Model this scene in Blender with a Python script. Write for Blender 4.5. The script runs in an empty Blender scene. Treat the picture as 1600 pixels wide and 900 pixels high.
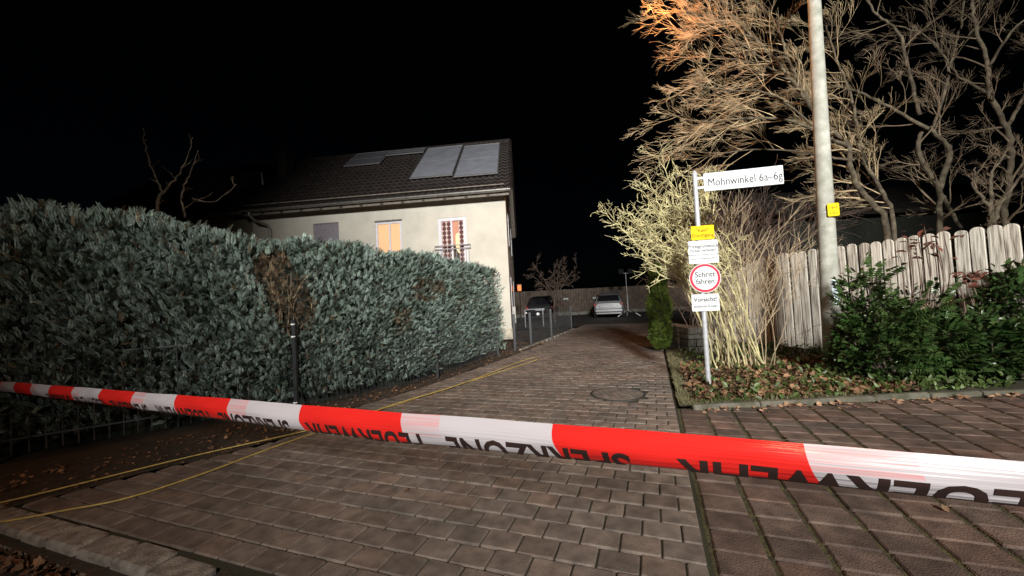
import bpy, math, random
import numpy as np
from mathutils import Vector, Matrix
random.seed(7); rng = np.random.default_rng(7)
S = bpy.context.scene; COL = S.collection
R = math.radians

# ---------------------------------------------------------------- camera, world, light, exposure
F = 600.0; ROLL = R(2.9); PITCH = R(1.9); CAMH = 1.3
fw = Vector((0, math.cos(PITCH), math.sin(PITCH))); r0 = Vector((1, 0, 0)); u0 = Vector((0, -math.sin(PITCH), math.cos(PITCH)))
CR = r0*math.cos(ROLL) - u0*math.sin(ROLL); CU = u0*math.cos(ROLL) + r0*math.sin(ROLL)
cd = bpy.data.cameras.new('camera'); cam = bpy.data.objects.new('camera', cd); COL.objects.link(cam)
M3 = Matrix((CR, CU, -fw)).transposed()
cam.matrix_world = Matrix.Translation((0, 0, CAMH)) @ M3.to_4x4()
cd.sensor_width = 36; cd.lens = 36*F/1600; cd.clip_start = 0.02; cd.clip_end = 1500
S.camera = cam

W = bpy.data.worlds.new('World'); S.world = W; W.use_nodes = True
nt = W.node_tree; nt.nodes.clear()
sky = nt.nodes.new('ShaderNodeTexSky'); sky.sky_type = 'NISHITA'; sky.sun_disc = False
sky.sun_elevation = R(32); sky.sun_rotation = R(150); sky.air_density = 0.6; sky.dust_density = 2
bg = nt.nodes.new('ShaderNodeBackground'); bg.inputs[1].default_value = 0.00022
out = nt.nodes.new('ShaderNodeOutputWorld'); nt.links.new(sky.outputs[0], bg.inputs[0]); nt.links.new(bg.outputs[0], out.inputs[0])

def lamp(name, kind, loc, target, energy, color, **kw):
    d = bpy.data.lights.new(name, kind); d.energy = energy; d.color = color
    for k, v in kw.items(): setattr(d, k, v)
    o = bpy.data.objects.new(name, d); COL.objects.link(o); o.location = loc
    o.rotation_euler = (Vector(target)-Vector(loc)).to_track_quat('-Z', 'Y').to_euler(); return o
# faint moonlight, a fire-service floodlight mast behind the photographer, and the sodium street lamp on the pole
lamp('moon', 'SUN', (3, -5, 9), (0, 3, 0), 0.004, (0.8, 0.87, 1.0), angle=R(0.5))
lamp('floodlight', 'SPOT', (1.0, -14, 8.2), (3.1, 10.0, 4.5), 41000, (1.0, 0.985, 0.93), spot_size=R(53), spot_blend=1.0, shadow_soft_size=1.0)
lamp('sodium_light', 'SPOT', (3.1, 7.25, 7.45), (3.3, 7.3, 0), 420, (1.0, 0.36, 0.10), spot_size=R(165), spot_blend=0.4, shadow_soft_size=0.1)

lamp('warm_ground_fill', 'SPOT', (-1.5, -5.5, 7.2), (.5, 1.5, 0), 480, (1.0, 0.50, 0.26), spot_size=R(110), spot_blend=1.0, shadow_soft_size=0.3)  # added unseen lamp behind the camera, warms the near ground and kerb

vs = S.view_settings; vs.view_transform = 'Standard'; vs.look = 'None'; vs.exposure = 0.0; vs.gamma = 1
vs.use_curve_mapping = False
S.render.film_transparent = False
S.cycles.max_bounces = 5; S.cycles.diffuse_bounces = 2; S.cycles.glossy_bounces = 2; S.cycles.transparent_max_bounces = 6

# ---------------------------------------------------------------- helpers
def ray(px, py): return fw + CR*((px-800)/F) + CU*((450-py)/F)
def G(px, py, z=0.0):
    d = ray(px, py); return Vector((0, 0, CAMH)) + d*((z-CAMH)/d.z)
def at(px, py, Y):
    d = ray(px, py); return Vector((0, 0, CAMH)) + d*(Y/d.y)

def link(name, me, mats=None, parent=None, smooth=False):
    o = bpy.data.objects.new(name, me); COL.objects.link(o)
    if mats:
        for m in (mats if isinstance(mats, (list, tuple)) else [mats]): me.materials.append(m)
    if parent: o.parent = parent
    if smooth: me.polygons.foreach_set('use_smooth', [True]*len(me.polygons))
    return o
class MB:
    def __init__(s): s.v = []; s.f = []; s.m = []
    def quad(s, a, b, c, d, m=0):
        n = len(s.v); s.v += [tuple(a), tuple(b), tuple(c), tuple(d)]; s.f.append((n, n+1, n+2, n+3)); s.m.append(m)
    def box(s, lo, hi, M=None, m=0, bev=0.0):
        x0, y0, z0 = lo; x1, y1, z1 = hi
        if bev > 0:
            b = min(bev, (x1-x0)*.45, (y1-y0)*.45, (z1-z0)*.45)
            pts = []
            for z, i in ((z0, b), (z0+b, 0), (z1-b, 0), (z1, b)):
                for (x, y, sx, sy) in ((x0, y0, 1, 1), (x1, y0, -1, 1), (x1, y1, -1, -1), (x0, y1, 1, -1)):
                    cx, cy = x+sx*i, y+sy*i
                    pts += [(cx+sx*b, cy, z), (cx, cy+sy*b, z)] if sx*sy > 0 else [(cx, cy+sy*b, z), (cx+sx*b, cy, z)]
            # order ring: for each corner go around counter-clockwise
            n = len(s.v); ring = []
            for k in range(4):
                r = pts[k*8:(k+1)*8]
                r = [r[1], r[0], r[3], r[2], r[5], r[4], r[7], r[6]] if False else sorted(r, key=lambda p: math.atan2(p[1]-(y0+y1)/2, p[0]-(x0+x1)/2))
                ring.append(r)
            allp = [p for r in ring for p in r]
            if M is not None: allp = [tuple(M @ Vector(p)) for p in allp]
            s.v += allp
            for k in range(3):
                for i in range(8):
                    j = (i+1) % 8
                    s.f.append((n+k*8+i, n+k*8+j, n+(k+1)*8+j, n+(k+1)*8+i)); s.m.append(m)
            s.f.append(tuple(n+24+i for i in range(8))); s.m.append(m)
            s.f.append(tuple(n+7-i for i in range(8))); s.m.append(m)
            return
        p = [(x0, y0, z0), (x1, y0, z0), (x1, y1, z0), (x0, y1, z0), (x0, y0, z1), (x1, y0, z1), (x1, y1, z1), (x0, y1, z1)]
        if M is not None: p = [tuple(M @ Vector(q)) for q in p]
        n = len(s.v); s.v += p
        for f in ((0, 3, 2, 1), (4, 5, 6, 7), (0, 1, 5, 4), (1, 2, 6, 5), (2, 3, 7, 6), (3, 0, 4, 7)):
            s.f.append(tuple(n+i for i in f)); s.m.append(m)
    def tube(s, pts, rad, sides=8, m=0, caps=True):
        pts = [Vector(p) for p in pts]; n0 = len(s.v); up = Vector((0, 0, 1))
        if not hasattr(rad, '__len__'): rad = [rad]*len(pts)
        N = None
        for i, p in enumerate(pts):
            t = (pts[min(i+1, len(pts)-1)]-pts[max(i-1, 0)]).normalized()
            if N is None:
                N = t.orthogonal().normalized()
            else:
                N = (N - t*N.dot(t)).normalized()
            B = t.cross(N)
            for k in range(sides):
                a = 2*math.pi*k/sides
                s.v.append(tuple(p + (N*math.cos(a)+B*math.sin(a))*rad[i]))
        for i in range(len(pts)-1):
            for k in range(sides):
                j = (k+1) % sides
                s.f.append((n0+i*sides+k, n0+i*sides+j, n0+(i+1)*sides+j, n0+(i+1)*sides+k)); s.m.append(m)
        if caps:
            s.f.append(tuple(n0+sides-1-k for k in range(sides))); s.m.append(m)
            e = n0+(len(pts)-1)*sides
            s.f.append(tuple(e+k for k in range(sides))); s.m.append(m)
    def prism(s, poly, z0, z1, M=None, m=0):      # poly in xy, ccw
        n = len(s.v); k = len(poly)
        p = [(x, y, z0) for x, y in poly]+[(x, y, z1) for x, y in poly]
        if M is not None: p = [tuple(M @ Vector(q)) for q in p]
        s.v += p
        s.f.append(tuple(n+k-1-i for i in range(k))); s.m.append(m)
        s.f.append(tuple(n+k+i for i in range(k))); s.m.append(m)
        for i in range(k):
            j = (i+1) % k; s.f.append((n+i, n+j, n+k+j, n+k+i)); s.m.append(m)
    def build(s, name, mats, parent=None, smooth=False):
        me = bpy.data.meshes.new(name); me.from_pydata(s.v, [], s.f)
        o = link(name, me, mats, parent, smooth)
        if any(s.m): me.polygons.foreach_set('material_index', s.m)
        me.update(); return o
def scatter_mesh(name, tv, tf, P, X, Y, Z, mats, parent=None, mi=None):
    """many copies of one small template (leaf, spray, blade) as one mesh"""
    tv = np.array(tv, float); n = len(P); k = len(tv)
    V = P[:, None, :] + tv[None, :, 0:1]*X[:, None, :] + tv[None, :, 1:2]*Y[:, None, :] + tv[None, :, 2:3]*Z[:, None, :]
    V = V.reshape(-1, 3)
    ls = np.array([len(f) for f in tf]); flat = np.concatenate([np.array(f) for f in tf])
    loops = (flat[None, :] + (np.arange(n)*k)[:, None]).reshape(-1)
    tot = np.tile(ls, n); start = np.concatenate([[0], np.cumsum(tot)[:-1]])
    me = bpy.data.meshes.new(name); me.vertices.add(len(V)); me.vertices.foreach_set('co', V.reshape(-1))
    me.loops.add(len(loops)); me.loops.foreach_set('vertex_index', loops.astype(np.int32))
    me.polygons.add(len(tot)); me.polygons.foreach_set('loop_start', start.astype(np.int32)); me.polygons.foreach_set('loop_total', tot.astype(np.int32))
    me.update(calc_edges=True)
    o = link(name, me, mats, parent)
    if mi is not None: me.polygons.foreach_set('material_index', np.repeat(mi, len(tf)).astype(np.int32))
    return o
def frames(D, roll=None, up=(0, 0, 1)):
    D = D/np.linalg.norm(D, axis=1, keepdims=True)
    u = np.tile(np.array(up, float), (len(D), 1)) + rng.normal(0, .02, D.shape)
    X = np.cross(D, u); X /= np.linalg.norm(X, axis=1, keepdims=True)+1e-9
    N = np.cross(X, D)
    if roll is not None:
        c, s = np.cos(roll)[:, None], np.sin(roll)[:, None]; X, N = X*c+N*s, N*c-X*s
    return X, D, N
def tag(o, label=None, cat=None, group=None, kind=None):
    if label: o['label'] = label
    if cat: o['category'] = cat
    if group: o['group'] = group
    if kind: o['kind'] = kind
    return o
def thing(name, label, cat, loc=(0, 0, 0), group=None):
    o = bpy.data.objects.new(name, None); COL.objects.link(o); o.location = loc; o.empty_display_size = .1
    bpy.context.view_layer.update()
    return tag(o, label, cat, group)
def under(root):     # builders work in world space; children keep their place under an offset empty
    for c in root.children: c.matrix_parent_inverse = Matrix.Translation(root.location).inverted()

def mat(name, col, rough=.7, var=.25, scale=8, bump=0.0, bscale=40, metal=0, spec=.5, col2=None, island=0.0, detail=6, emis=None, estr=0, trans=0, stain=None, odd=None):
    m = bpy.data.materials.new(name); m.use_nodes = True; nt = m.node_tree; N = nt.nodes; L = nt.links
    b = N['Principled BSDF']; b.inputs['Roughness'].default_value = rough; b.inputs['Metallic'].default_value = metal
    b.inputs['Specular IOR Level'].default_value = spec
    tc = N.new('ShaderNodeTexCoord'); no = N.new('ShaderNodeTexNoise'); no.inputs['Scale'].default_value = scale; no.inputs['Detail'].default_value = detail
    L.new(tc.outputs['Object'], no.inputs['Vector'])
    rp = N.new('ShaderNodeValToRGB'); e = rp.color_ramp.elements
    c2 = col2 if col2 else tuple(c*(1-var) for c in col)
    c1 = col if col2 else tuple(min(1, c*(1+var)) for c in col)
    e[0].position = .33; e[1].position = .67; e[0].color = (*c2, 1); e[1].color = (*c1, 1)
    L.new(no.outputs[0], rp.inputs[0]); src = rp.outputs[0]
    if stain:
        ns = N.new('ShaderNodeTexNoise'); ns.inputs['Scale'].default_value = stain[0]; ns.inputs['Detail'].default_value = 7; ns.inputs['Roughness'].default_value = .65
        L.new(tc.outputs['Object'], ns.inputs['Vector']); ms = N.new('ShaderNodeMapRange'); ms.inputs[1].default_value = .38; ms.inputs[2].default_value = .62; ms.inputs[3].default_value = 1-stain[1]; ms.inputs[4].default_value = 1.08
        L.new(ns.outputs[0], ms.inputs[0]); mm = N.new('ShaderNodeMix'); mm.data_type = 'RGBA'; mm.blend_type = 'MULTIPLY'; mm.inputs[0].default_value = 1
        L.new(src, mm.inputs[6]); L.new(ms.outputs[0], mm.inputs[7]); src = mm.outputs[2]
    if island:
        g = N.new('ShaderNodeNewGeometry'); mr = N.new('ShaderNodeMapRange'); mr.inputs[3].default_value = 1-island; mr.inputs[4].default_value = 1+island
        L.new(g.outputs['Random Per Island'], mr.inputs[0])
        mx = N.new('ShaderNodeMix'); mx.data_type = 'RGBA'; mx.blend_type = 'MULTIPLY'; mx.inputs[0].default_value = 1
        L.new(src, mx.inputs[6]); L.new(mr.outputs[0], mx.inputs[7]); src = mx.outputs[2]
    if odd:      # every few stones fired or worn to another colour
        g2 = N.new('ShaderNodeNewGeometry'); mm1 = N.new('ShaderNodeMath'); mm1.operation = 'MULTIPLY'; mm1.inputs[1].default_value = 17.3; L.new(g2.outputs['Random Per Island'], mm1.inputs[0])
        mm2 = N.new('ShaderNodeMath'); mm2.operation = 'FRACT'; L.new(mm1.outputs[0], mm2.inputs[0]); mm3 = N.new('ShaderNodeMath'); mm3.operation = 'POWER'; mm3.inputs[1].default_value = 2.2; L.new(mm2.outputs[0], mm3.inputs[0])
        mo = N.new('ShaderNodeMix'); mo.data_type = 'RGBA'; mo.blend_type = 'MULTIPLY'; L.new(mm3.outputs[0], mo.inputs[0]); L.new(src, mo.inputs[6]); mo.inputs[7].default_value = (*odd, 1); src = mo.outputs[2]
    L.new(src, b.inputs['Base Color'])
    if bump:
        n2 = N.new('ShaderNodeTexNoise'); n2.inputs['Scale'].default_value = bscale; n2.inputs['Detail'].default_value = 8
        L.new(tc.outputs['Object'], n2.inputs['Vector'])
        bp = N.new('ShaderNodeBump'); bp.inputs['Strength'].default_value = bump; bp.inputs['Distance'].default_value = .01
        L.new(n2.outputs[0], bp.inputs['Height']); L.new(bp.outputs[0], b.inputs['Normal'])
    if emis: b.inputs['Emission Color'].default_value = (*emis, 1); b.inputs['Emission Strength'].default_value = estr
    if trans: b.inputs['Transmission Weight'].default_value = trans
    return m

def text_mesh(txt, size=1.0, bold=0.0, depth=0.0, align='CENTER', spacing=1.0):
    c = bpy.data.curves.new('t', 'FONT'); c.body = txt; c.size = size; c.offset = bold; c.extrude = depth
    c.align_x = align; c.align_y = 'CENTER'; c.resolution_u = 3; c.space_character = spacing
    o = bpy.data.objects.new('t', c); COL.objects.link(o); dg = bpy.context.evaluated_depsgraph_get()
    me = bpy.data.meshes.new_from_object(o.evaluated_get(dg)); bpy.data.objects.remove(o); bpy.data.curves.remove(c)
    return me

# ---------------------------------------------------------------- materials
M = {}
M['paver'] = mat('paver_concrete', (.205, .172, .148), rough=.72, var=.3, scale=11, bump=.8, bscale=160, island=.2, stain=(.9, .3), odd=(1.03, .93, .88))
M['paver2'] = mat('sidewalk_slab_concrete', (.14, .10, .082), rough=.8, var=.35, scale=9, bump=.9, bscale=120, island=.28, stain=(1.3, .45), odd=(1.05, .90, .84))
M['joint'] = mat('joint_sand', (.035, .03, .022), rough=.95, var=.5, scale=14, bump=.8, bscale=90, col2=(.028, .035, .012))
M['moss'] = mat('joint_moss', (.09, .085, .03), rough=.95, scale=30, bump=1, bscale=120, col2=(.03, .022, .015))
M['moss_tuft'] = mat('moss_tuft', (.13, .13, .035), rough=.9, scale=6, col2=(.06, .045, .02), island=.4)
M['soil'] = mat('soil', (.06, .042, .028), rough=.95, scale=9, bump=1, bscale=60, col2=(.03, .024, .016))
M['soil_bed'] = mat('bed_soil', (.07, .05, .032), rough=.95, scale=5, bump=1, bscale=60, col2=(.035, .042, .018))
M['asphalt'] = mat('asphalt', (.045, .042, .04), rough=.8, var=.3, scale=60, bump=.6, bscale=250)
M['kerb'] = mat('kerb_concrete', (.26, .24, .21), rough=.85, var=.4, scale=14, bump=.8, bscale=90, island=.15)
M['kerb_dull'] = mat('bed_kerb_concrete', (.17, .16, .13), rough=.9, var=.4, scale=9, bump=.9, bscale=70, col2=(.10, .10, .06), stain=(4, .4))
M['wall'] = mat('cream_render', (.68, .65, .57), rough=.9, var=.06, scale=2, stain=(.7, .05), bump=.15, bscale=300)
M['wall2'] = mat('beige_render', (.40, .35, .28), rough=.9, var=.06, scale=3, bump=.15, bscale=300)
M['plinth'] = mat('plinth_render', (.5, .46, .38), rough=.9, var=.3, scale=8)
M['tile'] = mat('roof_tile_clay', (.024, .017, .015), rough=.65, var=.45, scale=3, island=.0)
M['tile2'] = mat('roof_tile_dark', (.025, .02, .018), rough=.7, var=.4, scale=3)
M['zinc'] = mat('zinc_gutter', (.34, .33, .31), rough=.45, metal=.7, var=.2)
M['wood_eave'] = mat('eave_timber', (.22, .19, .16), rough=.7)
M['rafter'] = mat('rafter_end_timber', (.06, .045, .035), rough=.7)
M['panel'] = mat('solar_glass', (.30, .31, .36), rough=.32, var=.12, scale=2, spec=.8)
M['panel_dark'] = mat('solar_glass_dull', (.13, .13, .15), rough=.4, var=.12, scale=2, spec=.7)
M['alu'] = mat('aluminium', (.6, .6, .62), rough=.35, metal=.8, var=.1)
M['pvc'] = mat('white_window_frame', (.78, .77, .84), rough=.4, var=.04)
M['shutter'] = mat('grey_roller_shutter', (.30, .27, .31), rough=.6, var=.1)
M['glassdark'] = mat('dark_window_glass', (.02, .02, .025), rough=.08, var=.1)
M['lit'] = mat('lit_window', (.22, .10, .05), var=.3, scale=1.5, emis=(1, .58, .30), estr=.92)
M['lit2'] = mat('lit_room_wall', (.2, .1, .07), var=.05, emis=(.95, .42, .26), estr=.62)
M['litarch'] = mat('lit_doorway', (.3, .2, .1), emis=(1, .80, .45), estr=1.0)
M['curtain'] = mat('curtain_cloth_glow', (.62, .50, .46), rough=.9, var=.08, emis=(1, .7, .6), estr=.12)  # weak emission on the cloth stands in for room light shining through
M['curtain_dot'] = mat('curtain_dots', (.13, .055, .055), rough=.9)
M['steel'] = mat('galvanised_steel', (.42, .43, .46), rough=.5, metal=.15, var=.15, scale=20)
M['darkmetal'] = mat('anthracite_metal', (.035, .038, .042), rough=.45, metal=.4, var=.2)
M['meshmetal'] = mat('fence_wire_grey', (.10, .105, .11), rough=.5, metal=.3, var=.2)
M['white'] = mat('white_plastic', (.8, .8, .8), rough=.4, var=.03)
M['sign_white'] = mat('sign_white', (.56, .585, .60), rough=.65, spec=.2, var=.03, scale=30)
M['sign_yellow'] = mat('sign_yellow', (.72, .50, .004), rough=.65, spec=.15, var=.04, scale=30)
M['sign_red'] = mat('sign_red', (.50, .02, .045), rough=.6, spec=.2, var=.05, scale=30)
M['sign_ink'] = mat('sign_ink', (.05, .05, .055), rough=.8, spec=.1, var=.1)
M['sign_ink2'] = mat('sign_ink_faded', (.12, .12, .13), rough=.8, spec=.1, var=.2)
M['sign_ink3'] = mat('sign_ink_brown', (.20, .12, .02), rough=.8, spec=.1, var=.2)
M['concrete'] = mat('pole_concrete', (.45, .445, .40), rough=.85, var=.22, scale=7, bump=.4, bscale=60, col2=(.31, .32, .265), stain=(3, .2))
M['sticker'] = mat('pale_blue_sticker', (.62, .72, .78), rough=.5, var=.12, scale=30)
M['blue'] = mat('blue_dot', (.02, .06, .15), rough=.5)
M['bark'] = mat('bark_grey_green', (.20, .165, .11), rough=.9, var=.4, scale=9, bump=1, bscale=45, col2=(.08, .06, .04), stain=(4, .5))
M['bark_dark'] = mat('bark_dark', (.10, .075, .06), rough=.9, var=.4, scale=12, bump=.6, bscale=60)
M['twig'] = mat('twig_brown', (.19, .14, .09), rough=.8, var=.3, scale=6)
M['twig_warm'] = mat('twig_warm_brown', (.42, .32, .19), rough=.8, var=.35, scale=5)
M['twig_dark'] = mat('twig_dark', (.13, .09, .07), rough=.85, var=.3, scale=6)
M['twig_yellow'] = mat('twig_yellow_green', (.50, .45, .24), rough=.75, var=.4, scale=6, island=.2)
M['twig_tan'] = mat('twig_tan', (.34, .265, .17), rough=.8, var=.25, scale=6, island=.25)
M['hedge'] = mat('cypress_foliage', (.30, .38, .34), rough=.75, scale=2.5, col2=(.15, .205, .165), island=.5, spec=.3)
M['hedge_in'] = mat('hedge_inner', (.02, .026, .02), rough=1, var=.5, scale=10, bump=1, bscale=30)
M['dead'] = mat('dead_cypress', (.26, .20, .13), rough=.85, scale=5, col2=(.13, .08, .045), island=.4)
M['conifer'] = mat('thuja_foliage', (.20, .29, .05), rough=.6, scale=4, col2=(.11, .17, .03), island=.4)
M['leaf'] = mat('glossy_leaf', (.058, .088, .028), rough=.22, scale=5, col2=(.025, .06, .014), island=.45, spec=.7)
M['leaf_big'] = mat('laurel_leaf', (.055, .088, .028), rough=.38, scale=4, col2=(.02, .055, .012), island=.4, spec=.5)
M['leaf_red'] = mat('red_leaf', (.17, .055, .04), rough=.35, scale=5, col2=(.10, .05, .035), island=.3)
M['leaf_ground'] = mat('ground_cover_leaf', (.08, .12, .03), rough=.5, scale=5, col2=(.04, .065, .015), island=.4)
M['grass'] = mat('grass_blade', (.17, .165, .075), rough=.7, scale=3, col2=(.12, .095, .05), island=.4)
M['litter'] = mat('fallen_leaf', (.26, .15, .08), rough=.8, scale=4, col2=(.12, .065, .035), island=.5)
M['litter_pale'] = mat('pale_fallen_leaf', (.42, .26, .17), rough=.8, scale=4, col2=(.25, .14, .08), island=.4)
def picket_mat():
    m = mat('weathered_wood', (.40, .33, .27), rough=.85, var=.2, scale=3, bump=.8, bscale=30, island=.16)
    nt = m.node_tree; N = nt.nodes; L = nt.links
    tc = N['Texture Coordinate']; mp = N.new('ShaderNodeMapping'); mp.inputs['Scale'].default_value = (28, 28, 1.6)
    L.new(tc.outputs['Object'], mp.inputs[0]); no = [n for n in N if n.type == 'TEX_NOISE']
    no[0].inputs['Scale'].default_value = 1.3; no[0].inputs['Detail'].default_value = 10; L.new(mp.outputs[0], no[0].inputs['Vector'])
    L.new(mp.outputs[0], no[1].inputs['Vector']); no[1].inputs['Scale'].default_value = 2
    rp = [n for n in N if n.type == 'VALTORGB'][0]; e = rp.color_ramp.elements
    e[0].color = (.19, .14, .11, 1); e[1].color = (.50, .42, .35, 1); e[0].position = .38; e[1].position = .56
    e[1].color = (.60, .56, .49, 1); e[0].color = (.26, .23, .19, 1); k = rp.color_ramp.elements.new(.28); k.color = (.05, .035, .03, 1)
    return m
M['picket'] = picket_mat()
M['board'] = mat('dark_fence_board', (.13, .10, .08), rough=.85, var=.3, scale=3)
M['rope'] = mat('yellow_hose', (.50, .38, .11), rough=.45, var=.25, scale=25)
M['carpaint'] = mat('silver_car_paint', (.42, .43, .46), rough=.25, metal=.6, var=.05)
M['carblack'] = mat('black_car_paint', (.03, .03, .035), rough=.2, metal=.3, var=.05)
M['carglass'] = mat('car_glass', (.012, .012, .015), rough=.08, var=.05)
M['rubber'] = mat('rubber', (.02, .02, .02), rough=.8)
M['tailred'] = mat('tail_light_red', (.25, .02, .02), rough=.3)
M['headlamp'] = mat('headlamp_reflector', (.85, .87, .9), rough=.2, metal=.3)
M['orange_lamp'] = mat('orange_lamp_glow', (.9, .3, .1), emis=(1, .18, .05), estr=.75)
M['sodium'] = mat('sodium_lens', (1, .6, .3), emis=(1, .42, .16), estr=12)
M['iron'] = mat('cast_iron', (.07, .065, .06), rough=.6, metal=.5, var=.4, scale=30, bump=.5, bscale=80)
M['stone'] = mat('rubble_stone', (.20, .19, .17), rough=.9, var=.45, scale=7, bump=1, bscale=25, island=.3)
M['cap_metal'] = mat('chimney_brick', (.04, .03, .026), rough=.8)

# ---------------------------------------------------------------- ground, street, driveway
OX, OY = .84, 1.8; TA = math.atan(.362)
DA = Vector((math.sin(TA), math.cos(TA), 0)); DB = Vector((math.cos(TA), -math.sin(TA), 0))
def AB(a, b, z=0): return Vector((OX, OY, z)) + DA*a + DB*b
MD = Matrix.Translation((OX, OY, 0)) @ Matrix((DB, DA, Vector((0, 0, 1)))).transposed().to_4x4()   # local (b, a, z)
def toAB(p):
    d = Vector((p[0]-OX, p[1]-OY, 0)); return d.dot(DA), d.dot(DB)
mb = MB(); mb.quad(AB(-.8, -200, -.05), AB(-.8, 200, -.05), AB(400, 200, -.05), AB(400, -200, -.05))
tag(mb.build('ground', M['soil']), kind='structure')
mb = MB(); mb.quad(AB(-60, -200, -.11), AB(-60, 200, -.11), AB(-.79, 200, -.11), AB(-.79, -200, -.11))
tag(mb.build('road', M['asphalt']), kind='structure')

# left border of the paving (follows the hedge bed)
LEFT = [(-3.95, 2.55), (-2.35, 4.05), (-2.35, 4.75), (-1.45, 6.2), (-.05, 9.2), (.75, 11.0), (2.3, 15.5), (2.9, 17)]
def left_b(a):
    pts = sorted(toAB(p) for p in LEFT)
    if a <= pts[0][0]: return pts[0][1]
    for (a0, b0), (a1, b1) in zip(pts, pts[1:]):
        if a0 <= a <= a1: return b0+(b1-b0)*(a-a0)/(a1-a0)
    return pts[-1][1]
# driveway bed sheet under the stones
mb = MB()
aa = [-.6+.4*i for i in range(46)]
for a0, a1 in zip(aa, aa[1:]):
    mb.quad(AB(a0, left_b(a0)-.02, -.012), AB(a0, .02, -.012), AB(a1, .02, -.012), AB(a1, left_b(a1)-.02, -.012))
tag(mb.build('driveway_joints', M['joint']), kind='structure')
mb = MB(); BW, BL, J = .205, .158, .009
a = -.56; row = 0
man = G(965, 615); mA, mB = toAB(man)
while a < 16.2:
    off = (row % 2)*BW/2; lb = left_b(a+BL/2)
    b1 = 0.0
    # right border column of half stones, then running bond to the left
    bs = [(-.10 if row % 2 else -.205, 0.0)]
    x = bs[0][0]
    while x > lb: bs.append((max(x-BW, lb-.02), x)); x -= BW
    for (p, q) in bs:
        if q-p < .03: continue
        if math.hypot((p+q)/2-mB, a+BL/2-mA) < .37: continue
        dz = random.uniform(-.004, .003); jb = .004 if a < 5 else 0
        mb.box((p+J/2, a+J/2, -.05), (q-J/2, a+BL-J/2, dz), MD @ Matrix.Rotation(random.uniform(-.004, .004), 4, 'Z') if False else MD, bev=.006 if a < 7 else .004)
    a += BL; row += 1
tag(mb.build('driveway', M['paver']), kind='structure')
# manhole cover
t = thing('manhole_cover', 'round cast iron manhole cover set in the driveway paving', 'manhole cover', (man.x, man.y, 0))
mb = MB(); n = 48
ring = [(man.x+.36*math.cos(2*math.pi*i/n), man.y+.36*math.sin(2*math.pi*i/n)) for i in range(n)]
mb.prism(ring, -.045, .0015); o = mb.build('frame', M['iron'], t)
mb = MB(); mb.prism([(man.x+.325*math.cos(2*math.pi*i/n), man.y+.325*math.sin(2*math.pi*i/n)) for i in range(n)], -.03, .006)
for i in range(8):
    for j in range(8):
        x, y = (i-3.5)*.075, (j-3.5)*.075
        if math.hypot(x, y) < .31: mb.box((man.x+x-.027, man.y+y-.027, .005), (man.x+x+.027, man.y+y+.027, .0075), bev=.001)
mb.build('lid', M['paver'], t); under(t)

# sidewalk of large slabs with mossy joints, right of the driveway
mb = MB(); mb.quad(AB(-.6, .02, -.014), AB(-.6, 9, -.014), AB(7, 9, -.014), AB(7, .02, -.014))
SW = mb
KY = 4.27
mb2 = MB(); a = -.56
SB, SL = .262, .192
b = .03; k = 0
while b < 8:
    a = -.56 - (k % 2)*.0
    while a < 6.5:
        c = AB(a+SL/2, b+SB/2)
        if c.y < KY+.02+.01*math.sin(c.x):
            w = .010+random.uniform(0, .007)
            mb2.box((b+w, a+.005, -.06), (b+SB-w, a+SL-.005, random.uniform(-.004, .002)), MD, bev=.008)
        a += SL
    b += SB; k += 1
poly = [AB(-.6, .02, -.014), AB(-.6, 9, -.014)]
mb = MB(); c0 = AB(-.6, .02); 
mb.v = [tuple(AB(-.6, .021, -.014)), tuple(AB(-.6, 9, -.014)), (9, KY+.1, -.014), (OX+(KY+.1-OY)*.362+.02, KY+.1, -.014)]; mb.f = [(0, 1, 2, 3)]; mb.m = [0]
tag(mb.build('sidewalk_joints', M['moss']), kind='structure')
tag(mb2.build('sidewalk', M['paver2']), kind='structure')

MOSS_B = [.03+SB*i for i in range(20)]
# street kerb, lower left: worn stones, then a lowered stretch
mb = MB(); b = -8.0; i = 0
while b < 6:
    ln = random.uniform(.27, .36)
    drop = 0 if b < -2.45 else -.05
    Mx = MD @ Matrix.Translation((b+ln/2, -.66+random.uniform(-.008, .008), 0)) @ Matrix.Rotation(random.uniform(-.02, .02), 4, 'Z') @ Matrix.Rotation(random.uniform(-.03, .03), 4, 'X')
    mb.box((-ln/2+.008, -.085, -.2), (ln/2-.008, .085, .0+drop+random.uniform(-.006, .006)), Mx, bev=.016)
    b += ln
tag(mb.build('kerb', M['kerb']), kind='structure')

# bed edging on the right
mb = MB(); x = 1.93
while x < 9:
    ln = random.uniform(.55, .8); y = KY+.05+.02*math.sin(x*2)
    Mx = Matrix.Translation((x+ln/2, y, 0)) @ Matrix.Rotation(random.uniform(-.015, .015), 4, 'Z') @ Matrix.Rotation(random.uniform(-.05, .03), 4, 'X')
    mb.box((-ln/2+.005, -.04, -.1), (ln/2-.005, .04, .045+random.uniform(-.012, .008)), Mx, bev=.015)
    x += ln
tag(mb.build('bed_kerb', M['kerb_dull']), kind='structure')

def sheet(name, poly_fn, xs, ys, m, amp=.02, z0=0.03):
    v = []; f = []; nx, ny = len(xs), len(ys)
    for j, y in enumerate(ys):
        for i, x in enumerate(xs):
            px, py = poly_fn(x, y); h = z0+amp*(math.sin(px*5+1.3*math.sin(py*3))*math.sin(py*4.3)+random.uniform(-.5, .5))
            v.append((px, py, h))
    for j in range(ny-1):
        for i in range(nx-1): f.append((j*nx+i, j*nx+i+1, (j+1)*nx+i+1, (j+1)*nx+i))
    me = bpy.data.meshes.new(name); me.from_pydata(v, [], f); return link(name, me, m, smooth=True)
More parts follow.
